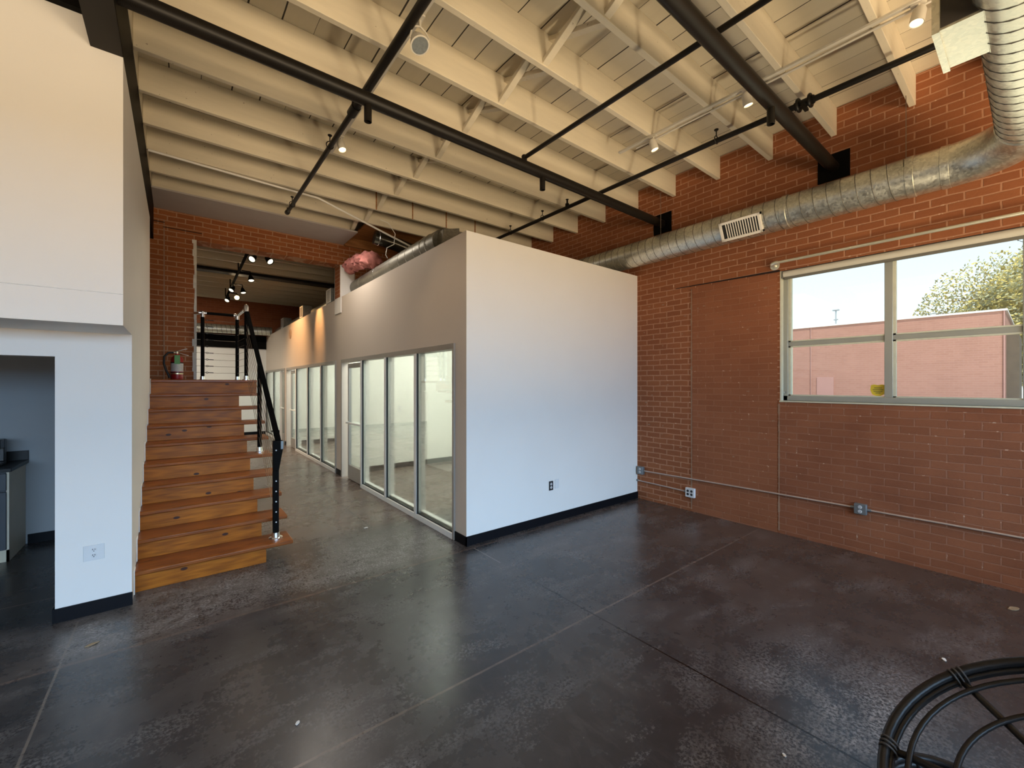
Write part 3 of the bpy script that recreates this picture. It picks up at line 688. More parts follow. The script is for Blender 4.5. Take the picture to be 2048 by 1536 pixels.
def can_lamp(x, y, z, aim, label):
    t = thing('track_spotlight', label, 'spotlight', (x, y, z), 'spotlights on the main room tracks')
    a = Vector(aim).normalized()
    MB().box(x - .018, x + .018, y - .04, y + .04, z - .012, z + .001).build('adapter', 'lampwhite', t, bevel=.002)
    MB().cyl((x, y, z - .012), (x, y, z - .07), .009, 10).build('stem', 'lampwhite', t)
    c = Vector((x, y, z - .085)) - a * .03
    MB().lathe(c, a, [(-.03, .012), (-.02, .03), (.0, .038), (.085, .042), (.09, .042), (.088, .036), (.06, .034)], 20).build('shade', 'lampwhite', t)
    MB().lathe(c, a, [(.055, .005), (.062, .030), (.078, .033), (.084, .02), (.086, .004)], 18).build('bulb', 'bulb', t)
    return c + a * .11, a
lamps = []
for x, y, aim, lab in ((3.94, 2.55, (.25, -.2, -1), 'lit white spotlight at the far end of the track by the brick wall'),
                       (3.96, 1.62, (.25, -.1, -1), 'lit white spotlight in the middle of the track by the brick wall'),
                       (3.985, .52, (-.2, .15, -1), 'lit white spotlight beside the square duct outlet'),
                       (1.36, 4.62, (.15, -.3, -1), 'small lit spotlight behind the sprinkler pipe near the opening')):
    lamps.append(can_lamp(x, y, JB - .02, aim, lab))
# the big unlit gimbal lamp
x, y, z = 1.36, 2.77, JB - .02
g = thing('gimbal_spotlight', 'large unlit reflector lamp in a wire yoke hanging beside the sprinkler pipe', 'spotlight', (x, y, z))
MB().box(x - .018, x + .018, y - .05, y + .05, z - .014, z).cyl((x, y, z - .01), (x, y, z - .06), .01, 10).build('adapter', 'lampwhite', g)
av = Vector((.15, -.45, -1)).normalized(); c = Vector((x - .02, y - .02, z - .19))
yk = MB()
for sgn in (-1, 1):
    yk.tube([(x, y, z - .055), (x + sgn * .045, y, z - .075), (x + sgn * .068, y - .01, z - .12), (x - .02 + sgn * .066, y - .02, z - .19)], .006, 8)
yk.build('yoke', 'lampwhite', g)
MB().lathe(c, av, [(-.085, .016), (-.06, .03), (-.03, .048), (.02, .066), (.035, .070), (.036, .060)], 22).build('reflector', 'lampwhite', g)
MB().lathe(c, av, [(.037, .060), (.02, .052), (-.01, .036), (-.03, .015), (-.031, .002)], 22).build('mirror_bowl', 'lens', g)
MB().lathe(c, av, [(-.03, .004), (-.02, .012), (.01, .013), (.02, .004)], 12).build('bulb', 'lampwhite', g)

# tracks and lamps of the room beyond
bt = thing('lighting_track', 'black lighting track hanging in the room beyond the opening', 'lighting track', (1.03, 9, 4.13))
MB().beam((1.0, 8.9, 4.13), (1.06, 14.1, 4.13), .04, .035).build('rail', 'black_rail', bt)
for y in (9.2, 10.8, 12.6, 13.9): MB().cyl((1.03, y, 4.13), (1.03, y, 4.36), .012, 8).build('hanging_rod', 'black', bt)
def cone_lamp(x, y, aim, mat, label, z=4.12):
    t = thing('cone_spotlight', label, 'spotlight', (x, y, z), 'black cone lamps in the room beyond')
    a = Vector(aim).normalized(); c = Vector((x, y, z - .1))
    MB().cyl((x, y, z - .01), (x, y, z - .07), .01, 8).beam((min(1.05, x), y, z), (max(1.05, x), y, z), .02, .02).build('stem', 'black', t)
    MB().lathe(c, a, [(-.05, .012), (-.02, .03), (.04, .05), (.10, .066), (.101, .06), (.07, .045)], 16).build('shade', 'black', t)
    MB().lathe(c, a, [(.075, .01), (.083, .054), (.093, .05), (.098, .01)], 16).build('bulb', mat, t)
    return c + a * .14, a
blamps = []
for x, y, aim, mt, lab in ((1.08, 8.76, (-.5, -.55, -.6), 'bulb_far', 'cone lamp at the upper end of the black track, aimed toward the stairs'),
                           (1.27, 8.72, (.45, -.55, -.6), 'bulb_far', 'cone lamp beyond the opening just under the lintel, aimed toward the office'),
                           (1.21, 10.4, (.1, -.35, -1), 'bulb_far', 'cone lamp beyond the opening hanging in front of the dark girder'),
                           (1.03, 11.85, (-.5, -.4, -.8), 'bulb_far', 'cone lamp beyond the opening, outer one of the pair under the girder'),
                           (1.22, 11.9, (.15, -.3, -1), 'bulb_far', 'cone lamp beyond the opening, office side of the pair under the girder'),
                           (1.06, 13.4, (-.45, -.5, -.75), 'bulb_far', 'cone lamp beyond the opening at the lowest end of the black track'),
                           (1.22, 13.1, (-.12, -.95, -.25), 'bulb_hot', 'brightly glowing orange cone lamp facing the room')):
    blamps.append(cone_lamp(x, y, aim, mt, lab, 4.10))

# ------------------------------------------------------------------ spiral duct along the brick wall
RD = .172
sd = thing('spiral_duct', 'large galvanised spiral duct along the brick wall bending overhead', 'duct', (5.22, 3, 3.61))
cx, cz, cyn = 5.22, 3.61, .035
rb = .47
MB().cyl((cx, 8.0, cz), (cx, cyn + rb, cz), RD, 40).build('straight_run', 'galv', sd)
arc = [(cx - rb + math.cos(a) * rb, cyn + rb - math.sin(a) * rb, cz) for a in [k * PI / 2 / 16 for k in range(17)]]
MB().tube(arc, RD + .004, 40).build('elbow', 'galv', sd)
MB().cyl((cx - rb, cyn, cz), (-.24, cyn, cz), RD, 40).build('cross_run', 'galv', sd)
def helix(p0, p1, r, pitch, rr):
    a, b_ = Vector(p0), Vector(p1); d = (b_ - a); L = d.length; d.normalize()
    ref = Vector((0, 0, 1)); s = d.cross(ref)
    n = int(L / pitch * 20)
    return [a + d * (L * k / n) + (ref * math.cos(2 * PI * k / 20) + s * math.sin(2 * PI * k / 20)) * r for k in range(n + 1)]
MB().tube(helix((cx, 6.3, cz), (cx, cyn + rb + .25, cz), RD + .001, .115, .0035), .0035, 5).build('spiral_seam', 'seam', sd)
MB().tube(helix((cx - rb - .05, cyn, cz), (1.6, cyn, cz), RD + .001, .105, .0035), .0035, 5).build('spiral_seam', 'seam', sd)
for p, d in (((cx, cyn + rb + .22, cz), (0, 1, 0)), ((cx, cyn + rb + .0, cz), (0, 1, 0)), ((cx - rb, cyn, cz), (1, 0, 0)), ((cx, 1.72, cz), (0, 1, 0))):
    MB().lathe(Vector(p) - Vector(d) * .03, d, [(0, RD), (.004, RD + .008), (.056, RD + .008), (.06, RD)], 40).build('joint_band', 'galv', sd)
# wall-facing register
ru, rn = Vector((0, 1, 0)), Vector((-.80, 0, -.42)).normalized(); rv = rn.cross(ru).normalized()
rc = Vector((cx, 2.145, cz)) + rn * (RD + .012)
if rv.z < 0: rv = -rv
def panel(mb, u0, u1, v0, v1, d0, d1):
    P = lambda u, v, d: rc + ru * u + rv * v + rn * d
    n = len(mb.v)
    for d in (d0, d1):
        for u, v in ((u0, v0), (u1, v0), (u1, v1), (u0, v1)): mb.v.append(tuple(P(u, v, d)))
    for q in ((3, 2, 1, 0), (4, 5, 6, 7), (0, 1, 5, 4), (1, 2, 6, 5), (2, 3, 7, 6), (3, 0, 4, 7)): mb.f.append(tuple(n + i for i in q))
m = MB(); hw, hh = .225, .11
panel(m, -hw, hw, hh - .028, hh, -.05, .008); panel(m, -hw, hw, -hh, -hh + .028, -.05, .008); panel(m, -hw, -hw + .03, -hh, hh, -.05, .008); panel(m, hw - .03, hw, -hh, hh, -.05, .008)
reg = m.build('register', 'grille_white', sd, bevel=.002)
m = MB(); panel(m, -hw + .02, hw - .02, -hh + .02, hh - .02, -.010, -.005); m.build('register_back', 'grille_dark', reg, smooth=False)
m = MB()
for k in range(13):
    u = -hw + .048 + k * .0268
    panel(m, u, u + .0085, -hh + .026, hh - .026, -.005, .004)
m.build('fin', 'grille_white', reg, smooth=False)
# square take-off on the cross run
tk = MB()
bx0, bx1, ny0, ny1, bz0, bz1 = 2.99, 3.385, .135, .335, 3.50, 3.76
tk.box(bx0, bx1, ny0, ny1, bz0, bz1)
to = tk.build('square_takeoff', 'galv', sd, smooth=False)
MB().box(bx0 - .003, bx0 + .002, .165, ny1 - .024, bz0 + .012, bz1 - .012).build('opening', plain('takeoff_shade', (0.055, 0.048, 0.04), 0.8), to, smooth=False)  # flat dark panel; its colour stands in for shade inside the box
MB().box(bx0 - .012, bx1 + .012, ny1 - .022, ny1 + .006, bz0 - .012, bz1 + .012).box(bx0 - .004, bx1 + .004, .125, .165, bz0 - .004, bz0 + .02).build('flange', 'galv', to, smooth=False)
for y, zt in ((.764, 4.37), (3.26, 4.37)): MB().cyl((cx, y, cz + RD - .01), (cx, y, zt), .003, 6).build('hanging_wire', 'wire', sd)

# ------------------------------------------------------------------ ducts and clutter on top of the office
od = thing('office_duct', 'dull spiral duct lying along the top edge of the office wall', 'duct', (2.75, 6, 3.5))
MB().tube([(2.77, 4.95, 3.62), (2.75, 5.4, 3.61), (2.72, 8.15, 3.56)], .165, 28).build('duct_run', 'galv_dark', od)
MB().prism([(2.66, 4.80, OH), (2.93, 4.80, OH), (2.93, 4.80, 3.80), (2.69, 4.80, 3.735)], (0, .30, 0)).build('plenum_box', 'galv_dark', od, bevel=.006)
for y in (5.15, 5.3, 5.5, 5.75, 6.0, 6.3, 7.0, 7.7): MB().tube([(2.755 - (y - 5.3) * .012 + math.cos(a) * .167, y, 3.612 - (y - 5.3) * .018 + math.sin(a) * .167) for a in [2 * PI * k / 28 for k in range(28)]], .004, 6, closed=True).build('seam_ring', 'chrome', od)
fd = thing('black_duct', 'dark shiny round duct lying across behind the office duct', 'duct', (2.9, 7.3, 4.1))
MB().tube([(2.60, 7.0, 4.21), (2.95, 6.97, 4.16), (3.35, 6.93, 4.07), (3.8, 6.85, 3.97)], .115, 26).build('duct_run', plain('sooty_duct', (0.10, 0.095, 0.08), 0.22, 0.9), fd)
MB().tube([(2.66, 6.997 + math.cos(a) * .118, 4.20 + math.sin(a) * .118) for a in [2 * PI * k / 22 for k in range(22)]], .006, 6, closed=True).build('collar', 'chrome', fd)
# pink insulation batt
ins = MB(); ns, nr = 26, 16
for i in range(ns + 1):
    t_ = i / ns
    c0 = Vector((2.50 + .16 * t_, 8.05 - .85 * t_, 3.885 + .06 * math.sin(t_ * 3) - .02 * t_))
    for k in range(nr):
        a = 2 * PI * k / nr
        r = .118 * (1 + .28 * random.uniform(-1, 1)) * (.95 + .35 * t_) * (.6 if i in (0, ns) else 1)
        ins.v.append(tuple(c0 + Vector((math.cos(a) * r * 1.1, math.cos(a) * r * .15, math.sin(a) * r * .9))))
for i in range(ns):
    for k in range(nr): ins.f.append((i * nr + k, i * nr + (k + 1) % nr, (i + 1) * nr + (k + 1) % nr, (i + 1) * nr + k))
ins.f.append(tuple(range(nr - 1, -1, -1))); ins.f.append(tuple(ns * nr + k for k in range(nr)))
o = ins.build('insulation_batt', 'pink', None)
tag(o, 'torn pink insulation batt lying over the duct by the white pier', 'insulation')

# registers on the passage duct
pd = thing('passage_duct', 'thin spiral duct with outlets along the office wall top beyond the opening', 'duct', (2.72, 12, 3.5))
MB().cyl((2.70, 8.7, 3.50), (2.70, 16.2, 3.50), .115, 22).build('duct_run', 'galv', pd)
for y in (9.05, 11.45, 13.9):
    r = MB().box(2.415, 2.63, y - .16, y + .16, OH + .005, OH + .30).build('register_box', 'galv_dark', pd, bevel=.004)
    MB().box(2.405, 2.416, y - .15, y + .15, OH + .01, OH + .03).box(2.405, 2.416, y - .15, y + .15, OH + .27, OH + .29).box(2.405, 2.416, y - .15, y - .125, OH + .03, OH + .27).box(2.405, 2.416, y + .125, y + .15, OH + .03, OH + .27).build('register_frame', 'grille_white', r, smooth=False)
    gq = MB()
    for k in range(9): gq.box(2.408, 2.418, y - .125 + k * .028, y - .125 + k * .028 + .014, OH + .03, OH + .27)
    gq.build('fin', 'alu_dark', r, smooth=False)
fdt = thing('far_duct', 'warm-lit spiral duct across the far brick wall', 'duct', (0, 15.9, 3.42))
MB().cyl((-4.5, 15.95, 3.42), (2.45, 15.95, 3.47), .135, 26).build('duct_run', 'galv', fdt)
MB().tube(helix((-1.0, 15.95, 3.445), (2.42, 15.95, 3.47), .136, .12, .006), .006, 5).build('spiral_seam', 'seam', fdt)

sp_ = MB().lathe((OE, 12.73, 3.09), (-1, 0, 0), [(0, .13), (.012, .13), (.018, .11), (.022, .09), (.02, .02)], 24).build('wall_speaker', plain('speaker_grille', (.45, .33, .24), .6), None)
tag(sp_, 'round speaker grille high on the passage wall', 'speaker')

# ------------------------------------------------------------------ stairs
RUN, RIS, N0 = .289, .178, 4.645
SR, TR = .664, .905
stt = thing('staircase', 'wooden staircase of stained pine with ten risers up to the landing', 'stairs', (.3, N0, 0))
LAND = 1.79
random.seed(3)
for k in range(1, 11):
    y = N0 + RUN * (k - 1)
    zt = RIS * k if k < 10 else LAND
    xr = SR + .010 if k < 10 else TR + .02
    x0 = LW + .001
    z0 = RIS * (k - 1)
    r = MB().box(x0, xr, y + .028, y + .05, z0 if k < 10 else z0 - .02, zt - .036)
    r.build('riser', 'stair', stt, bevel=.002)
    if k < 10:
        MB().box(x0, TR, y, y + RUN + .04, zt - .04, zt).build('tread', 'tread', stt, bevel=.010, seg=3)
st_ = MB()
prof = [(N0 + .05, 0)]
for k in range(1, 10): prof += [(N0 + RUN * (k - 1) + .05, RIS * k - .04), (N0 + RUN * k + .05, RIS * k - .04)]
prof += [(N0 + RUN * 9 + .05, 0)]
cc = MB()
for k in range(1, 10):
    y = N0 + RUN * (k - 1) + .05
    cc.box(LW + .01, SR, y, y + RUN, 0, RIS * k - .04)
cc.build('carcass', 'white', stt, smooth=False)
MB().box(-1.6, TR + .02, N0 + RUN * 9, NB + .001, LAND - .04, LAND).build('landing_board', 'tread', stt, bevel=.008)
MB().box(-1.6, TR, N0 + RUN * 9 + .05, NB - .005, LAND - .22, LAND - .04).box(-1.6, LW - .14, 7.25, NB - .005, 0, LAND - .2).box(-1.6, SR, N0 + RUN * 9 + .05, NB - .01, 0, LAND - .2).build('landing_frame', 'white', stt, smooth=False)
# scribed plaster edge where the wall meets the treads
sc2 = MB()
for k in range(1, 11):
    y = N0 + RUN * (k - 1); z = RIS * k
    sc2.box(LW, LW + .006, y - .02, y + RUN * .3, z - RIS, z + .02)
sc2.build('scribe_edge', 'white', stt, smooth=False)

# stair railing
rl = thing('stair_railing', 'black steel stair railing with steel cables and flat handrail', 'railing', (.79, 4.8, RIS))
NP = (.775, 4.80)   # newel
TP = (.800, 7.36)   # top post
HB, HT = 1.13, 2.86
nw = MB().box(NP[0] - .026, NP[0] + .026, NP[1] - .024, NP[1] + .024, RIS + .03, .86)
nw.prism([(NP[0] - .026, NP[1] - .024, .86), (NP[0] + .026, NP[1] - .024, .86), (NP[0] + .062, NP[1] - .024, 1.07), (NP[0] + .062, NP[1] - .024, 1.16), (NP[0] - .026, NP[1] - .024, 1.16)], (0, .048, 0))
nw.build('newel', 'black', rl, bevel=.004)
MB().box(NP[0] + .040, NP[0] + .066, NP[1] - .028, NP[1] + .028, 1.07, 1.155).build('newel_bracket', 'boxgrey', rl, bevel=.004)
def flange(par, x, y, z, r=.03):
    return MB().lathe((x, y, z), (0, 0, 1), [(0, r * 1.75), (.008, r * 1.75), (.012, r * 1.1), (.06, r), (.064, r * .8)], 20).build('base_flange', 'chrome', par)
flange(rl, NP[0], NP[1], RIS, .036)
p2 = (.795, 6.02); z2 = RIS * 5
sl = (HT - HB) / (TP[1] - NP[1])
rz = lambda y: HB + .02 + sl * (y - NP[1])
MB().cyl((p2[0], p2[1], z2 + .02), (p2[0], p2[1], rz(p2[1])), .024, 16).build('post', 'black', rl); flange(rl, p2[0], p2[1], z2, .030)
MB().cyl((TP[0], TP[1], LAND + .02), (TP[0], TP[1], HT + .02), .024, 16).build('post', 'black', rl); flange(rl, TP[0], TP[1], LAND, .030)
MB().lathe((TP[0], TP[1], HT - .06), (0, 0, 1), [(0, .032), (.075, .034), (.10, .028), (.112, .012)], 18).build('post_cap', 'chrome', rl)
MB().beam((TP[0] + .01, TP[1] - .02, HT - .06), (NP[0] + .02, NP[1] - .01, HB + .03), .05, .028).build('handrail', 'black_rail', rl, bevel=.003)
for k in range(8):
    zb = .343 + k * .103
    zt = LAND + .115 + k * .1025
    MB().cyl((NP[0], NP[1], zb), (TP[0], TP[1], zt), .0026, 6).build('cable', 'cable', rl)
    if k not in (5, 6): MB().lathe((NP[0], NP[1] - .024, zb), (0, -1, 0), [(0, .007), (.004, .007), (.006, .003)], 10).build('cable_stud', 'plate', rl)

# landing guard across the opening
gd = thing('landing_guard', 'black guard rail with cables across the brick opening', 'railing', (.5, 8.1, LAND))
GY, GE, GM = 8.1, .305, .757
for x in (GE, GM):
    MB().cyl((x, GY, LAND + .02), (x, GY, 2.80), .025, 16).build('post', 'black', gd); flange(gd, x, GY, LAND, .030)
    MB().cyl((x, GY, 2.77), (x, GY, 2.855), .032, 16).cyl((x - .05, GY, 2.835), (x + .05 if x == GE else x, GY, 2.835), .030, 16).build('tee_fitting', 'chrome', gd)
MB().cyl((GE, GY, 2.835), (GM, GY, 2.835), .022, 16).build('top_rail', 'black', gd)
MB().cyl((GE, GY, 2.835), (OL - .01, GY + .1, 2.835), .024, 14).cyl((GM, GY, 2.835), (TP[0], TP[1], 2.85), .022, 14).build('steel_rail', 'chrome', gd)
for k in range(9):
    z = LAND + .115 + k * .1025
    MB().tube([(OL, GY, z + .004), (GE, GY, z + .004), (.5, GY, z - .004), (GM, GY, z - .004), (TP[0], TP[1], z + .004)], .0026, 6).build('cable', 'cable', gd)
    q = MB().tube([(GE + .058 + math.cos(a) * .013, GY, z + .003 + math.sin(a) * .013) for a in [2 * PI * j / 12 for j in range(12)]], .0035, 6, closed=True)
    q.cyl((GE + .02, GY, z + .004), (GE + .045, GY, z + .004), .004, 8).cyl((GE + .071, GY, z + .002), (GE + .14, GY, z), .006, 8).build('turnbuckle', 'rubber', gd)

# fire extinguisher on the landing
fx, fy = -.005, 7.98
fe = thing('fire_extinguisher', 'red fire extinguisher with green tag standing on the landing', 'fire extinguisher', (fx, fy, LAND))
MB().lathe((fx, fy, LAND), (0, 0, 1), [(0, .066), (.01, .072), (.02, .074), (.30, .074), (.33, .066), (.355, .045), (.37, .026), (.39, .024)], 28).build('cylinder', 'red', fe)
def wrap(z0, z1, a0, a1, r, n=14):
    q = MB()
    for i in range(n + 1):
        a = a0 + (a1 - a0) * i / n
        for z in (z0, z1): q.v.append((fx + math.cos(a) * r, fy + math.sin(a) * r, LAND + z))
    for i in range(n): q.f.append((2 * i, 2 * i + 2, 2 * i + 3, 2 * i + 1))
    return q
wrap(.125, .245, -PI * .95, PI * -.02, .0752).build('printed_label', 'label', fe)
wrap(.245, .262, -PI * .95, PI * -.02, .0754).build('dark_band', 'rubber', fe)
wrap(.105, .115, -PI, PI, .0765, 26).build('strap', 'rubber', fe)
wrap(.085, .100, -PI, PI, .0758, 26).build('gold_band', 'brass', fe)
MB().box(fx - .03, fx + .035, fy - .092, fy - .088, LAND + .235, LAND + .365).build('tag', 'green', fe, smooth=False)
MB().cyl((fx, fy, LAND + .385), (fx, fy, LAND + .42), .018, 14).cyl((fx - .05, fy, LAND + .405), (fx + .02, fy, LAND + .405), .012, 12).build('valve', 'brass', fe)
MB().beam((fx - .02, fy, LAND + .42), (fx + .12, fy - .03, LAND + .465), .016, .012).beam((fx + .01, fy, LAND + .405), (fx + .135, fy - .03, LAND + .365), .016, .012).build('lever', 'chrome', fe, bevel=.002)
MB().tube([(fx - .04, fy, LAND + .405), (fx - .10, fy - .01, LAND + .40), (fx - .145, fy - .02, LAND + .34), (fx - .150, fy - .02, LAND + .24), (fx - .125, fy - .02, LAND + .14), (fx - .095, fy - .02, LAND + .07), (fx - .085, fy - .02, LAND + .03)], [.014] * 5 + [.016, .018], 12).build('hose', 'rubber', fe)

# ------------------------------------------------------------------ conduits and outlets
def conduit(pts, label, y):
    t = thing('wall_conduit', label, 'conduit', (EW, y, pts[0][2]), 'metal conduits low on the brick wall')
    MB().tube(pts, .0095, 10).build('tube', 'conduit', t)
    for p in (pts[0], pts[-1]): MB().cyl((p[0], p[1] - .02, p[2]), (p[0], p[1] + .02, p[2]), .015, 10).build('connector', 'boxgrey', t)
    return t
XC = EW - .018
conduit([(XC, 3.70, .432), (XC, 2.5, .448), (XC, 1.20, .462)], 'metal conduit between the corner outlet and the middle steel outlet', 2.4)
conduit([(XC, 1.075, .456), (XC, .5, .460), (XC, -2.5, .465)], 'metal conduit running on from the middle steel outlet under the window', 0)
conduit([(XC, 3.80, .275), (XC, 3.02, .258)], 'short lower metal conduit reaching the white outlet', 3.4)
def duplex(mb, put, cu, cv, s=1.0):
    for v in (-.020, .020): put(mb, cu, cv + v * s)
def outlet_e(y, z, w, h, d, body, face, label, devs):
    t = thing('outlet_box', label, 'outlet', (EW, y, z), 'outlets along the brick wall')
    MB().box(EW - d, EW, y - w / 2, y + w / 2, z - h / 2, z + h / 2).build('box', body, t, bevel=.004)
    f = MB(); sl_ = MB()
    for dy in devs:
        for dz in (-.022, .022):
            f.lathe((EW - d, y + dy, z + dz), (-1, 0, 0), [(0, .017), (.003, .016), (.0032, .001)], 16)
            for q in (-.006, .006): sl_.box(EW - d - .0042, EW - d - .003, y + dy + q - .0015, y + dy + q + .0015, z + dz - .001, z + dz + .009)
            sl_.box(EW - d - .0042, EW - d - .003, y + dy - .003, y + dy + .003, z + dz - .011, z + dz - .006)
    f.build('receptacle', face, t); sl_.build('slot', 'slot', t, smooth=False)['kind'] = 'stuff'
    return t
outlet_e(3.735, .434, .10, .115, .05, 'boxgrey', 'plate', 'grey steel outlet box in the corner beside the office wall', (0,))
outlet_e(1.138, .458, .10, .105, .05, 'boxgrey', 'plate', 'grey steel outlet box alone under the window', (0,))
outlet_e(2.955, .257, .125, .125, .045, 'plate', 'plate_black', 'square white double outlet low on the brick wall', (-.026, .026))
def plate_n(x, y, z, w, h, mat, name, label, cat):
    t = thing(name, label, cat, (x, y, z))
    MB().box(x - w / 2, x + w / 2, y - .007, y, z - h / 2, z + h / 2).build('cover_plate', mat, t, bevel=.002)
    return t
def sockets(t, x, y, z, face, slot):
    f = MB(); s_ = MB()
    for dz in (-.021, .021):
        f.lathe((x, y - .007, z + dz), (0, -1, 0), [(0, .017), (.003, .016), (.0032, .001)], 16)
        for q in (-.006, .006): s_.box(x + q - .0017, x + q + .0017, y - .0118, y - .010, z + dz - .001, z + dz + .009)
        s_.box(x - .003, x + .003, y - .0118, y - .010, z + dz - .011, z + dz - .006)
    f.build('receptacle', face, t); s_.build('slot', slot, t, smooth=False)
t = plate_n(3.655, 3.811, .458, .070, .115, 'plate_black', 'wall_outlet', 'black duplex outlet on the white office front', 'outlet'); sockets(t, 3.655, 3.811, .458, 'plate', 'slot')
t = plate_n(3.757, 3.811, .468, .070, .115, 'plate', 'blank_outlet_plate', 'blank white cover plate beside the black outlet', 'wall plate')
MB().lathe((3.757, 3.804, .51), (0, -1, 0), [(0, .003), (.001, .003)], 8).build('screw', 'alu', t)
t = plate_n(-.492, LN, .462, .115, .115, 'plate', 'wall_outlet', 'white outlet on the short white wall left of the stairs', 'outlet'); sockets(t, -.492, LN, .462, 'plate', 'slot')
for x, y, lab in ((3.60, 8.27, 'white light switch seen through the glass of the nearest office'), (3.40, 13.28, 'white light switch seen through the glass of the middle office')):
    t = plate_n(x, y, 1.215, .075, .118, 'plate', 'light_switch', lab, 'switch')
    MB().box(x - .006, x + .006, y - .016, y - .006, 1.203, 1.227).build('toggle', 'brass', t, bevel=.001)

# ------------------------------------------------------------------ kitchenette
kc = thing('kitchen_cabinet', 'low dark-fronted cabinet run with beige end panel in the kitchenette', 'cabinet', (-2, 6.5, 0))
MB().box(-1.303, -1.285, 6.262, 6.835, .0, .875).build('end_panel', 'cabinet', kc, smooth=False)
MB().box(-4.2, -1.303, 6.27, 6.835, .1, .875).build('carcass', 'cabfront', kc, smooth=False)
for k in range(5):
    x1 = -1.30 - k * .5
    d = MB().box(x1 - .485, x1, 6.245, 6.268, .12, .68).build('door', 'cabfront', kc, bevel=.003)
    MB().cyl((x1 - .05, 6.225, .5), (x1 - .05, 6.225, .62), .005, 8).build('handle', 'alu', d)
    d = MB().box(x1 - .485, x1, 6.245, 6.268, .695, .86).build('drawer', 'cabfront', kc, bevel=.003)
    MB().cyl((x1 - .30, 6.225, .78), (x1 - .18, 6.225, .78), .005, 8).build('handle', 'alu', d)
MB().box(-4.2, -1.285, 6.262, 6.275, 0, .115).build('toe_board', 'toe', kc, smooth=False)
ct = MB().box(-4.25, -1.262, 6.22, 6.838, .876, .912).build('countertop', 'counter', None, bevel=.004)
tag(ct, 'black countertop with short backsplash on the kitchenette cabinets', 'countertop')
MB().box(-4.25, -1.262, 6.815, 6.838, .912, 1.012).build('backsplash', 'counter', ct, bevel=.002)
cm = thing('coffee_maker', 'black coffee maker on the kitchenette countertop at the frame edge', 'coffee maker', (-1.45, 6.5, .912))
MB().box(-1.62, -1.375, 6.42, 6.62, .912, .945).box(-1.62, -1.375, 6.55, 6.62, .945, 1.17).build('body', 'appliance', cm, bevel=.008)
MB().box(-1.62, -1.375, 6.42, 6.55, 1.08, 1.175).build('hood', 'appliance', cm, bevel=.01)
MB().lathe((-1.50, 6.485, .946), (0, 0, 1), [(0, .05), (.05, .056), (.09, .045), (.12, .04)], 20).build('carafe', 'rubber', cm)

# ------------------------------------------------------------------ papasan chair frame, lower right corner
pc = Vector((1.944, -.153, .573)); pn = Vector((-.451, .362, 1)).normalized()
pu = Vector((pn.z, 0, -pn.x)).normalized(); pw = pn.cross(pu)
pt = lambda a, r, d: pc + (pu * math.cos(a) + pw * math.sin(a)) * r - pn * d
pp = thing('papasan_chair', 'black rattan papasan chair frame without cushion, tilted, at the window side', 'chair', (1.944, -.153, 0))
ring = lambda r, d, n=64: [pt(2 * PI * k / n, r, d) for k in range(n)]
MB().tube(ring(.53, 0), .0155, 12, closed=True).tube(ring(.522, .026), .013, 10, closed=True).build('rim', 'rattan', pp)
for r, d in ((.466, .014), (.355, .034), (.235, .075)): MB().tube(ring(r, d), .0088, 10, closed=True).build('hoop', 'rattan', pp)
bowl = lambda r: .012 + .10 * max(0, 1 - r / .50) ** 1.2 + .012
for k in range(8):
    a = .781 + k * PI / 4
    MB().tube([pt(a, r, bowl(r)) for r in (.53, .49, .44, .36, .26, .14, .03)], .012, 10).build('rib', 'rattan', pp)
    wr = MB()
    for j in range(3):
        aa = a - .03 + j * .03
        ctr = pt(aa, .524, .012)
        tdir = (pt(aa + .02, .524, .012) - pt(aa - .02, .524, .012)).normalized(); sdir = (pt(aa, .6, .012) - ctr).normalized()
        wr.tube([ctr + (sdir * math.cos(b_) * .022 + pn * math.sin(b_) * .034) for b_ in [2 * PI * i / 14 for i in range(14)]], .0035, 6, closed=True)
    wr.build('binding', 'rattan_wrap', pp)
bc = Vector((2.081, .163, 0))
hr = lambda r, z, n=48: [(bc.x + math.cos(2 * PI * k / n) * r, bc.y + math.sin(2 * PI * k / n) * r, z) for k in range(n)]
MB().tube(hr(.19, .30), .014, 10, closed=True).tube(hr(.19, .272), .012, 10, closed=True).build('base_top_ring', 'rattan', pp)
MB().tube(hr(.22, .014), .014, 10, closed=True).build('base_bottom_ring', 'rattan', pp)
for k in range(6):
    a = k * PI / 3
    MB().tube([(bc.x + math.cos(a) * .22, bc.y + math.sin(a) * .22, .014), (bc.x + math.cos(a + .4) * .15, bc.y + math.sin(a + .4) * .15, .15), (bc.x + math.cos(a + .8) * .19, bc.y + math.sin(a + .8) * .19, .29)], .011, 10).build('base_strut', 'rattan', pp)

# ------------------------------------------------------------------ scraps on the floor
def scrap(x, y, r, mat, name, label, cat, elong=1.6, ang=0.0):
    m = MB(); n = 9; pts = []
    for k in range(n):
        a = 2 * PI * k / n; q = r * random.uniform(.75, 1.15)
        px, py = math.cos(a) * q * elong, math.sin(a) * q / 1.2
        pts.append((x + px * math.cos(ang) - py * math.sin(ang), y + px * math.sin(ang) + py * math.cos(ang), .001 + random.uniform(0, .003)))
    m.prism(pts, (0, 0, .003)); o = m.build(name, mat, None, smooth=False); tag(o, label, cat)
scrap(3.759, .375, .013, 'paper', 'paper_scrap', 'small white scrap on the floor before the tilted chair', 'scrap', 1.5, .3)
scrap(5.03, .125, .030, 'leaf_dry', 'dry_leaf', 'dry tan leaf on the floor under the window', 'leaf', 1.7, -.4)
scrap(-.446, 3.915, .016, 'leaf_dry', 'dry_leaf', 'narrow dry leaf on the floor near the white left wall', 'leaf', 2.4, .5)
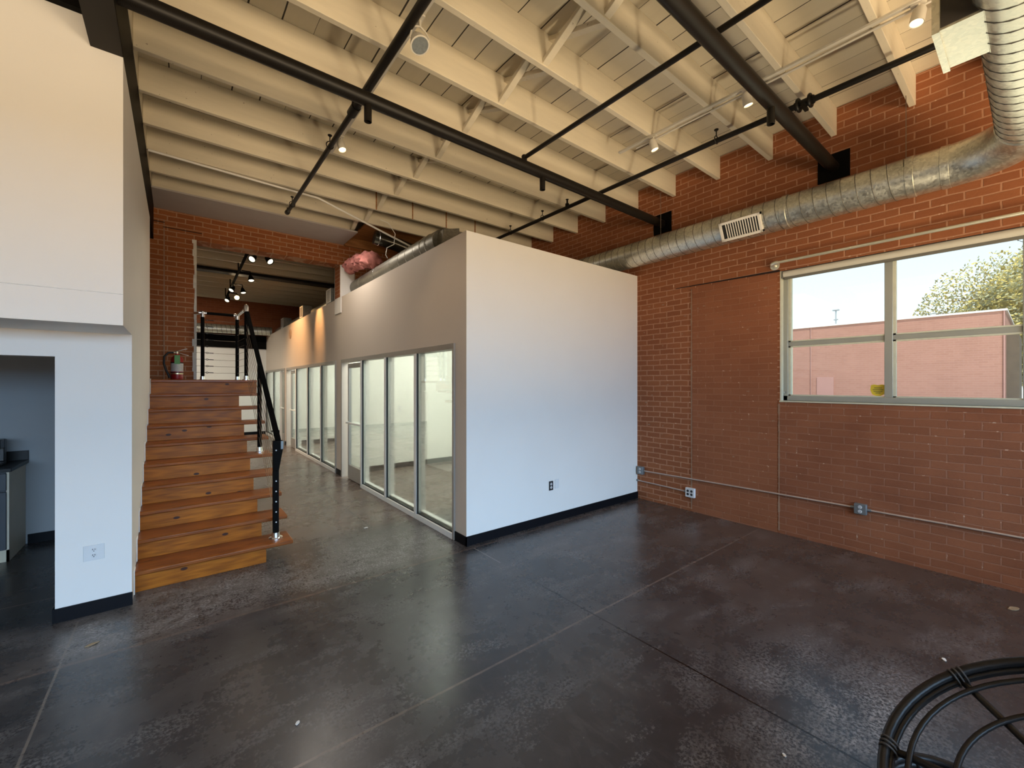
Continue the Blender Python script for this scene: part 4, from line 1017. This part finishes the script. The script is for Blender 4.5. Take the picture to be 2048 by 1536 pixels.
scrap(1.772, 5.043, .020, 'paper', 'paper_scrap', 'round white scrap on the passage floor', 'scrap', 1.2, 0)
scrap(2.209, .74, .009, 'paper', 'paper_scrap', 'tiny white scrap close to the dark floor joint', 'scrap', 1.3, .8)
scrap(.479, 2.356, .010, 'paper', 'paper_scrap', 'tiny pale scrap on the dark floor in front of the stairs', 'scrap', 1.6, 1.0)

# ------------------------------------------------------------------ outside the window
struct(MB().box(EW + .4, 80, -60, 80, -.35, -.30), 'ground_outside', 'asphalt', 'asphalt lot outside the window', 'ground', smooth=False)
struct(MB().box(-40, 40, -40, -3.12, -.35, -.05), 'ground_front', 'asphalt', 'pavement in front of the shop window', 'ground', smooth=False)
bd = thing('brick_building', 'low pinkish brick building across the lot outside the window', 'building', (20, 5, -.3))
MB().box(20, 26, .672, 13, -.3, 4.0).build('wall', 'bldg', bd, smooth=False)
MB().box(19.95, 26.05, .62, 13, 4.0, 4.06).build('coping', 'bldg_trim', bd, smooth=False)
MB().box(19.97, 20.02, 5.0, 5.55, -.3, 2.0).build('door', 'bldg_door', bd, smooth=False)
MB().cyl((19.97, 5.75, -.3), (19.97, 5.75, 4.0), .012, 8).box(19.96, 20, .672, .70, -.3, 4.0).build('downpipe', 'bldg_door', bd)
MB().box(20.8, 23.5, .40, .67, -.3, 3.3).build('shaded_side', 'bark', bd, smooth=False)  # slab whose dark colour stands in for the building's shaded side
an = thing('antenna_mast', 'thin antenna mast rising behind the brick building', 'antenna', (30, 7.4, 0))
MB().cyl((30, 7.4, -.3), (30, 7.4, 6.05), .035, 8).build('pole', 'mast', an)
MB().box(29.9, 30.1, 7.25, 7.55, 6.0, 6.06).box(29.95, 30.05, 7.3, 7.5, 5.45, 5.5).build('crossarm', 'mast', an, smooth=False)
# broad tree
random.seed(11)
tr = thing('autumn_tree', 'broad tree with yellow and olive leaves behind the brick building', 'tree', (31, -4.0, -.3))
tc = Vector((31, -4.2, 4.3))
MB().tube([(31, -4.0, -.3), (31, -4.1, 2), (31, -4.2, 4.5)], [.4, .3, .2], 12).build('trunk', 'bark', tr)
brm = MB()
lv = {'leaf': MB(), 'leaf2': MB()}
for k in range(70):
    th = random.uniform(0, 2 * PI); el = random.uniform(-.15, 1.35)
    d = Vector((math.cos(th) * math.cos(el) * 4.5, math.sin(th) * math.cos(el) * 8.6, math.sin(el) * 5.2)) * random.uniform(.92, 1.10)
    a = tc + Vector((0, 0, -.6)); mid = tc + d * .55 + Vector((0, 0, .25)); e = tc + d
    brm.tube([a, mid, e], [.07, .035, .008], 6)
    for q in range(3):
        f = tc + d * random.uniform(.75, .95)
        brm.tube([f, f + Vector((random.uniform(-.4, .4), random.uniform(-.5, .6), random.uniform(0, .5)))], [.012, .004], 5)
brm.build('branches', 'bark', tr)
for k in range(56000):
    while True:
        p = Vector((random.uniform(-1, 1), random.uniform(-1, 1), random.uniform(-.55, 1)))
        if .70 < p.length < 1: break
    bumpy = 1 + .10 * math.sin(p.y * 11 + p.z * 5) * math.cos(p.z * 9 + p.x * 6)
    p = Vector((p.x * 4.4, p.y * 8.3, p.z * 4.9)) * bumpy
    if p.x > 1.5 or p.y < -4.5: continue
    c0 = tc + p; s_ = random.uniform(.05, .10)
    u = Vector((random.uniform(-1, 1), random.uniform(-1, 1), random.uniform(-1, 1))).normalized(); v_ = u.orthogonal().normalized()
    mb = lv['leaf' if random.random() < .55 else 'leaf2']
    mb.quad(c0 - u * s_, c0 - v_ * s_ * .6, c0 + u * s_, c0 + v_ * s_ * .6)
core = MB(); cu, cv = 40, 22
for i in range(cv + 1):
    for k in range(cu):
        th = 2 * PI * k / cu; ph = -.6 + (PI / 2 + .6) * i / cv
        r_ = .80 + .05 * random.uniform(-1, 1)
        core.v.append(tuple(tc + Vector((math.cos(ph) * math.cos(th) * 4.2, math.cos(ph) * math.sin(th) * 8.0, math.sin(ph) * 4.7)) * r_))
for i in range(cv):
    for k in range(cu): core.f.append((i * cu + k, i * cu + (k + 1) % cu, (i + 1) * cu + (k + 1) % cu, (i + 1) * cu + k))
core.build('foliage', 'leaf_core', tr)
for k_ in lv: lv[k_].build('foliage', k_, tr, smooth=False)

# ------------------------------------------------------------------ light
def lamp(name, typ, loc, energy, col, **kw):
    d = bpy.data.lights.new(name, typ); d.energy = energy; d.color = col
    rot = kw.pop('aim', None)
    for k, v in kw.items(): setattr(d, k, v)
    o = bpy.data.objects.new(name, d); C.objects.link(o); o.location = loc
    if rot is not None: o.rotation_euler = Vector(rot).to_track_quat('-Z', 'Y').to_euler()
    return o
W = bpy.data.worlds.new('sky'); bpy.context.scene.world = W; W.use_nodes = True
nt = W.node_tree; bg = nt.nodes['Background']
g = node(nt, 'ShaderNodeTexCoord').outputs['Generated']
z = node(nt, 'ShaderNodeSeparateXYZ', {'Vector': g}).outputs[2]
nt.links.new(ramp(nt, z, [(0.0, (0.95, 0.96, 0.98)), (0.12, (0.86, 0.93, 1.0)), (0.45, (0.45, 0.68, 1.0))]), bg.inputs[0])
bg.inputs[1].default_value = 1.5
# sun on the street side
lamp('sun', 'SUN', (0, -20, 20), 4.2, (1.0, .90, .74), angle=.01, aim=(.55, .45, -1.0))
# blue sky light falling through the shop window, warm light bouncing up off the sunlit pavement
lamp('sky_light', 'AREA', (.8, -14, 5.4), 4100, (.42, .69, 1.0), shape='RECTANGLE', size=16, size_y=6.4, aim=(0, 1, -.12))
lamp('pavement_bounce', 'AREA', (.8, -8.6, .0), 5400, (1.0, .73, .42), shape='RECTANGLE', size=15, size_y=10.5, aim=(0, .0001, 1))
lamp('lot_bounce', 'AREA', (11.5, .8, -.25), 1000, (1.0, .84, .56), shape='RECTANGLE', size=10, size_y=12, aim=(0, .0001, 1))
lamp('passage_fill', 'SPOT', (1.75, 6.9, 4.25), 110, (1.0, .90, .78), spot_size=2.9, spot_blend=1.0, shadow_soft_size=.2, aim=(.2, 0, -1))  # unseen spot added to brighten the passage wall and glazing
lamp('ceiling_fill', 'SPOT', (3.3, -.40, .8), 230, (1.0, .82, .54), spot_size=2.3, spot_blend=.9, shadow_soft_size=.2, aim=(-.05, .32, 1))  # out-of-view fill added to brighten the ceiling and duct overhead
for p, a in lamps:
    lamp('track_lamp', 'SPOT', p, 22, (1.0, .72, .42), spot_size=1.5, spot_blend=.7, shadow_soft_size=.04, aim=a)
for p, a in blamps:
    lamp('far_room_light', 'SPOT', p, 16, (1.0, .78, .50), spot_size=1.4, spot_blend=.7, shadow_soft_size=.05, aim=a)
lamp('far_room_light', 'SPOT', (1.75, 9.75, 4.0), 150, (1.0, .50, .18), spot_size=.75, spot_blend=.9, shadow_soft_size=.03, aim=(.66, .0, -1.0))
lamp('far_room_light', 'SPOT', (1.2, 11.6, 4.0), 230, (1.0, .56, .25), spot_size=1.7, spot_blend=.9, shadow_soft_size=.05, aim=(1.0, .2, -1.1))
lamp('far_room_light', 'SPOT', (-1.4, 12.8, 4.0), 520, (1.0, .90, .72), spot_size=2.95, spot_blend=.6, shadow_soft_size=.08, aim=(0, .35, -1))  # wide unseen spot added to brighten the far room
for y, e in ((6.1, 190), (10.8, 200), (15.0, 150)):
    lamp('office_fill', 'AREA', (4.0, y, 2.95), e, (.98, 1.0, .91), shape='RECTANGLE', size=2.2, size_y=3.0, aim=(0, 0, -1))  # unseen ceiling areas added in place of window light inside the offices

# ------------------------------------------------------------------ camera and look
cd = bpy.data.cameras.new('camera'); cam = bpy.data.objects.new('camera', cd); C.objects.link(cam)
cd.sensor_fit = 'HORIZONTAL'; cd.sensor_width = 36; cd.lens = 840.5 / 2048 * 36
cd.clip_start = .02; cd.clip_end = 300
cam.location = (0, 0, 1.73); cam.rotation_euler = (PI / 2, 0, -math.radians(38.52))
S = bpy.context.scene; S.camera = cam
S.view_settings.view_transform = 'Standard'
S.view_settings.look = 'None'
S.view_settings.exposure = 0.0
S.cycles.use_denoising = True
S.cycles.use_adaptive_sampling = True; S.cycles.adaptive_threshold = 0.03
S.cycles.max_bounces = 7; S.cycles.diffuse_bounces = 4; S.cycles.glossy_bounces = 4; S.cycles.transparent_max_bounces = 16
S.cycles.caustics_reflective = False; S.cycles.caustics_refractive = False
S.cycles.sample_clamp_indirect = 6.0
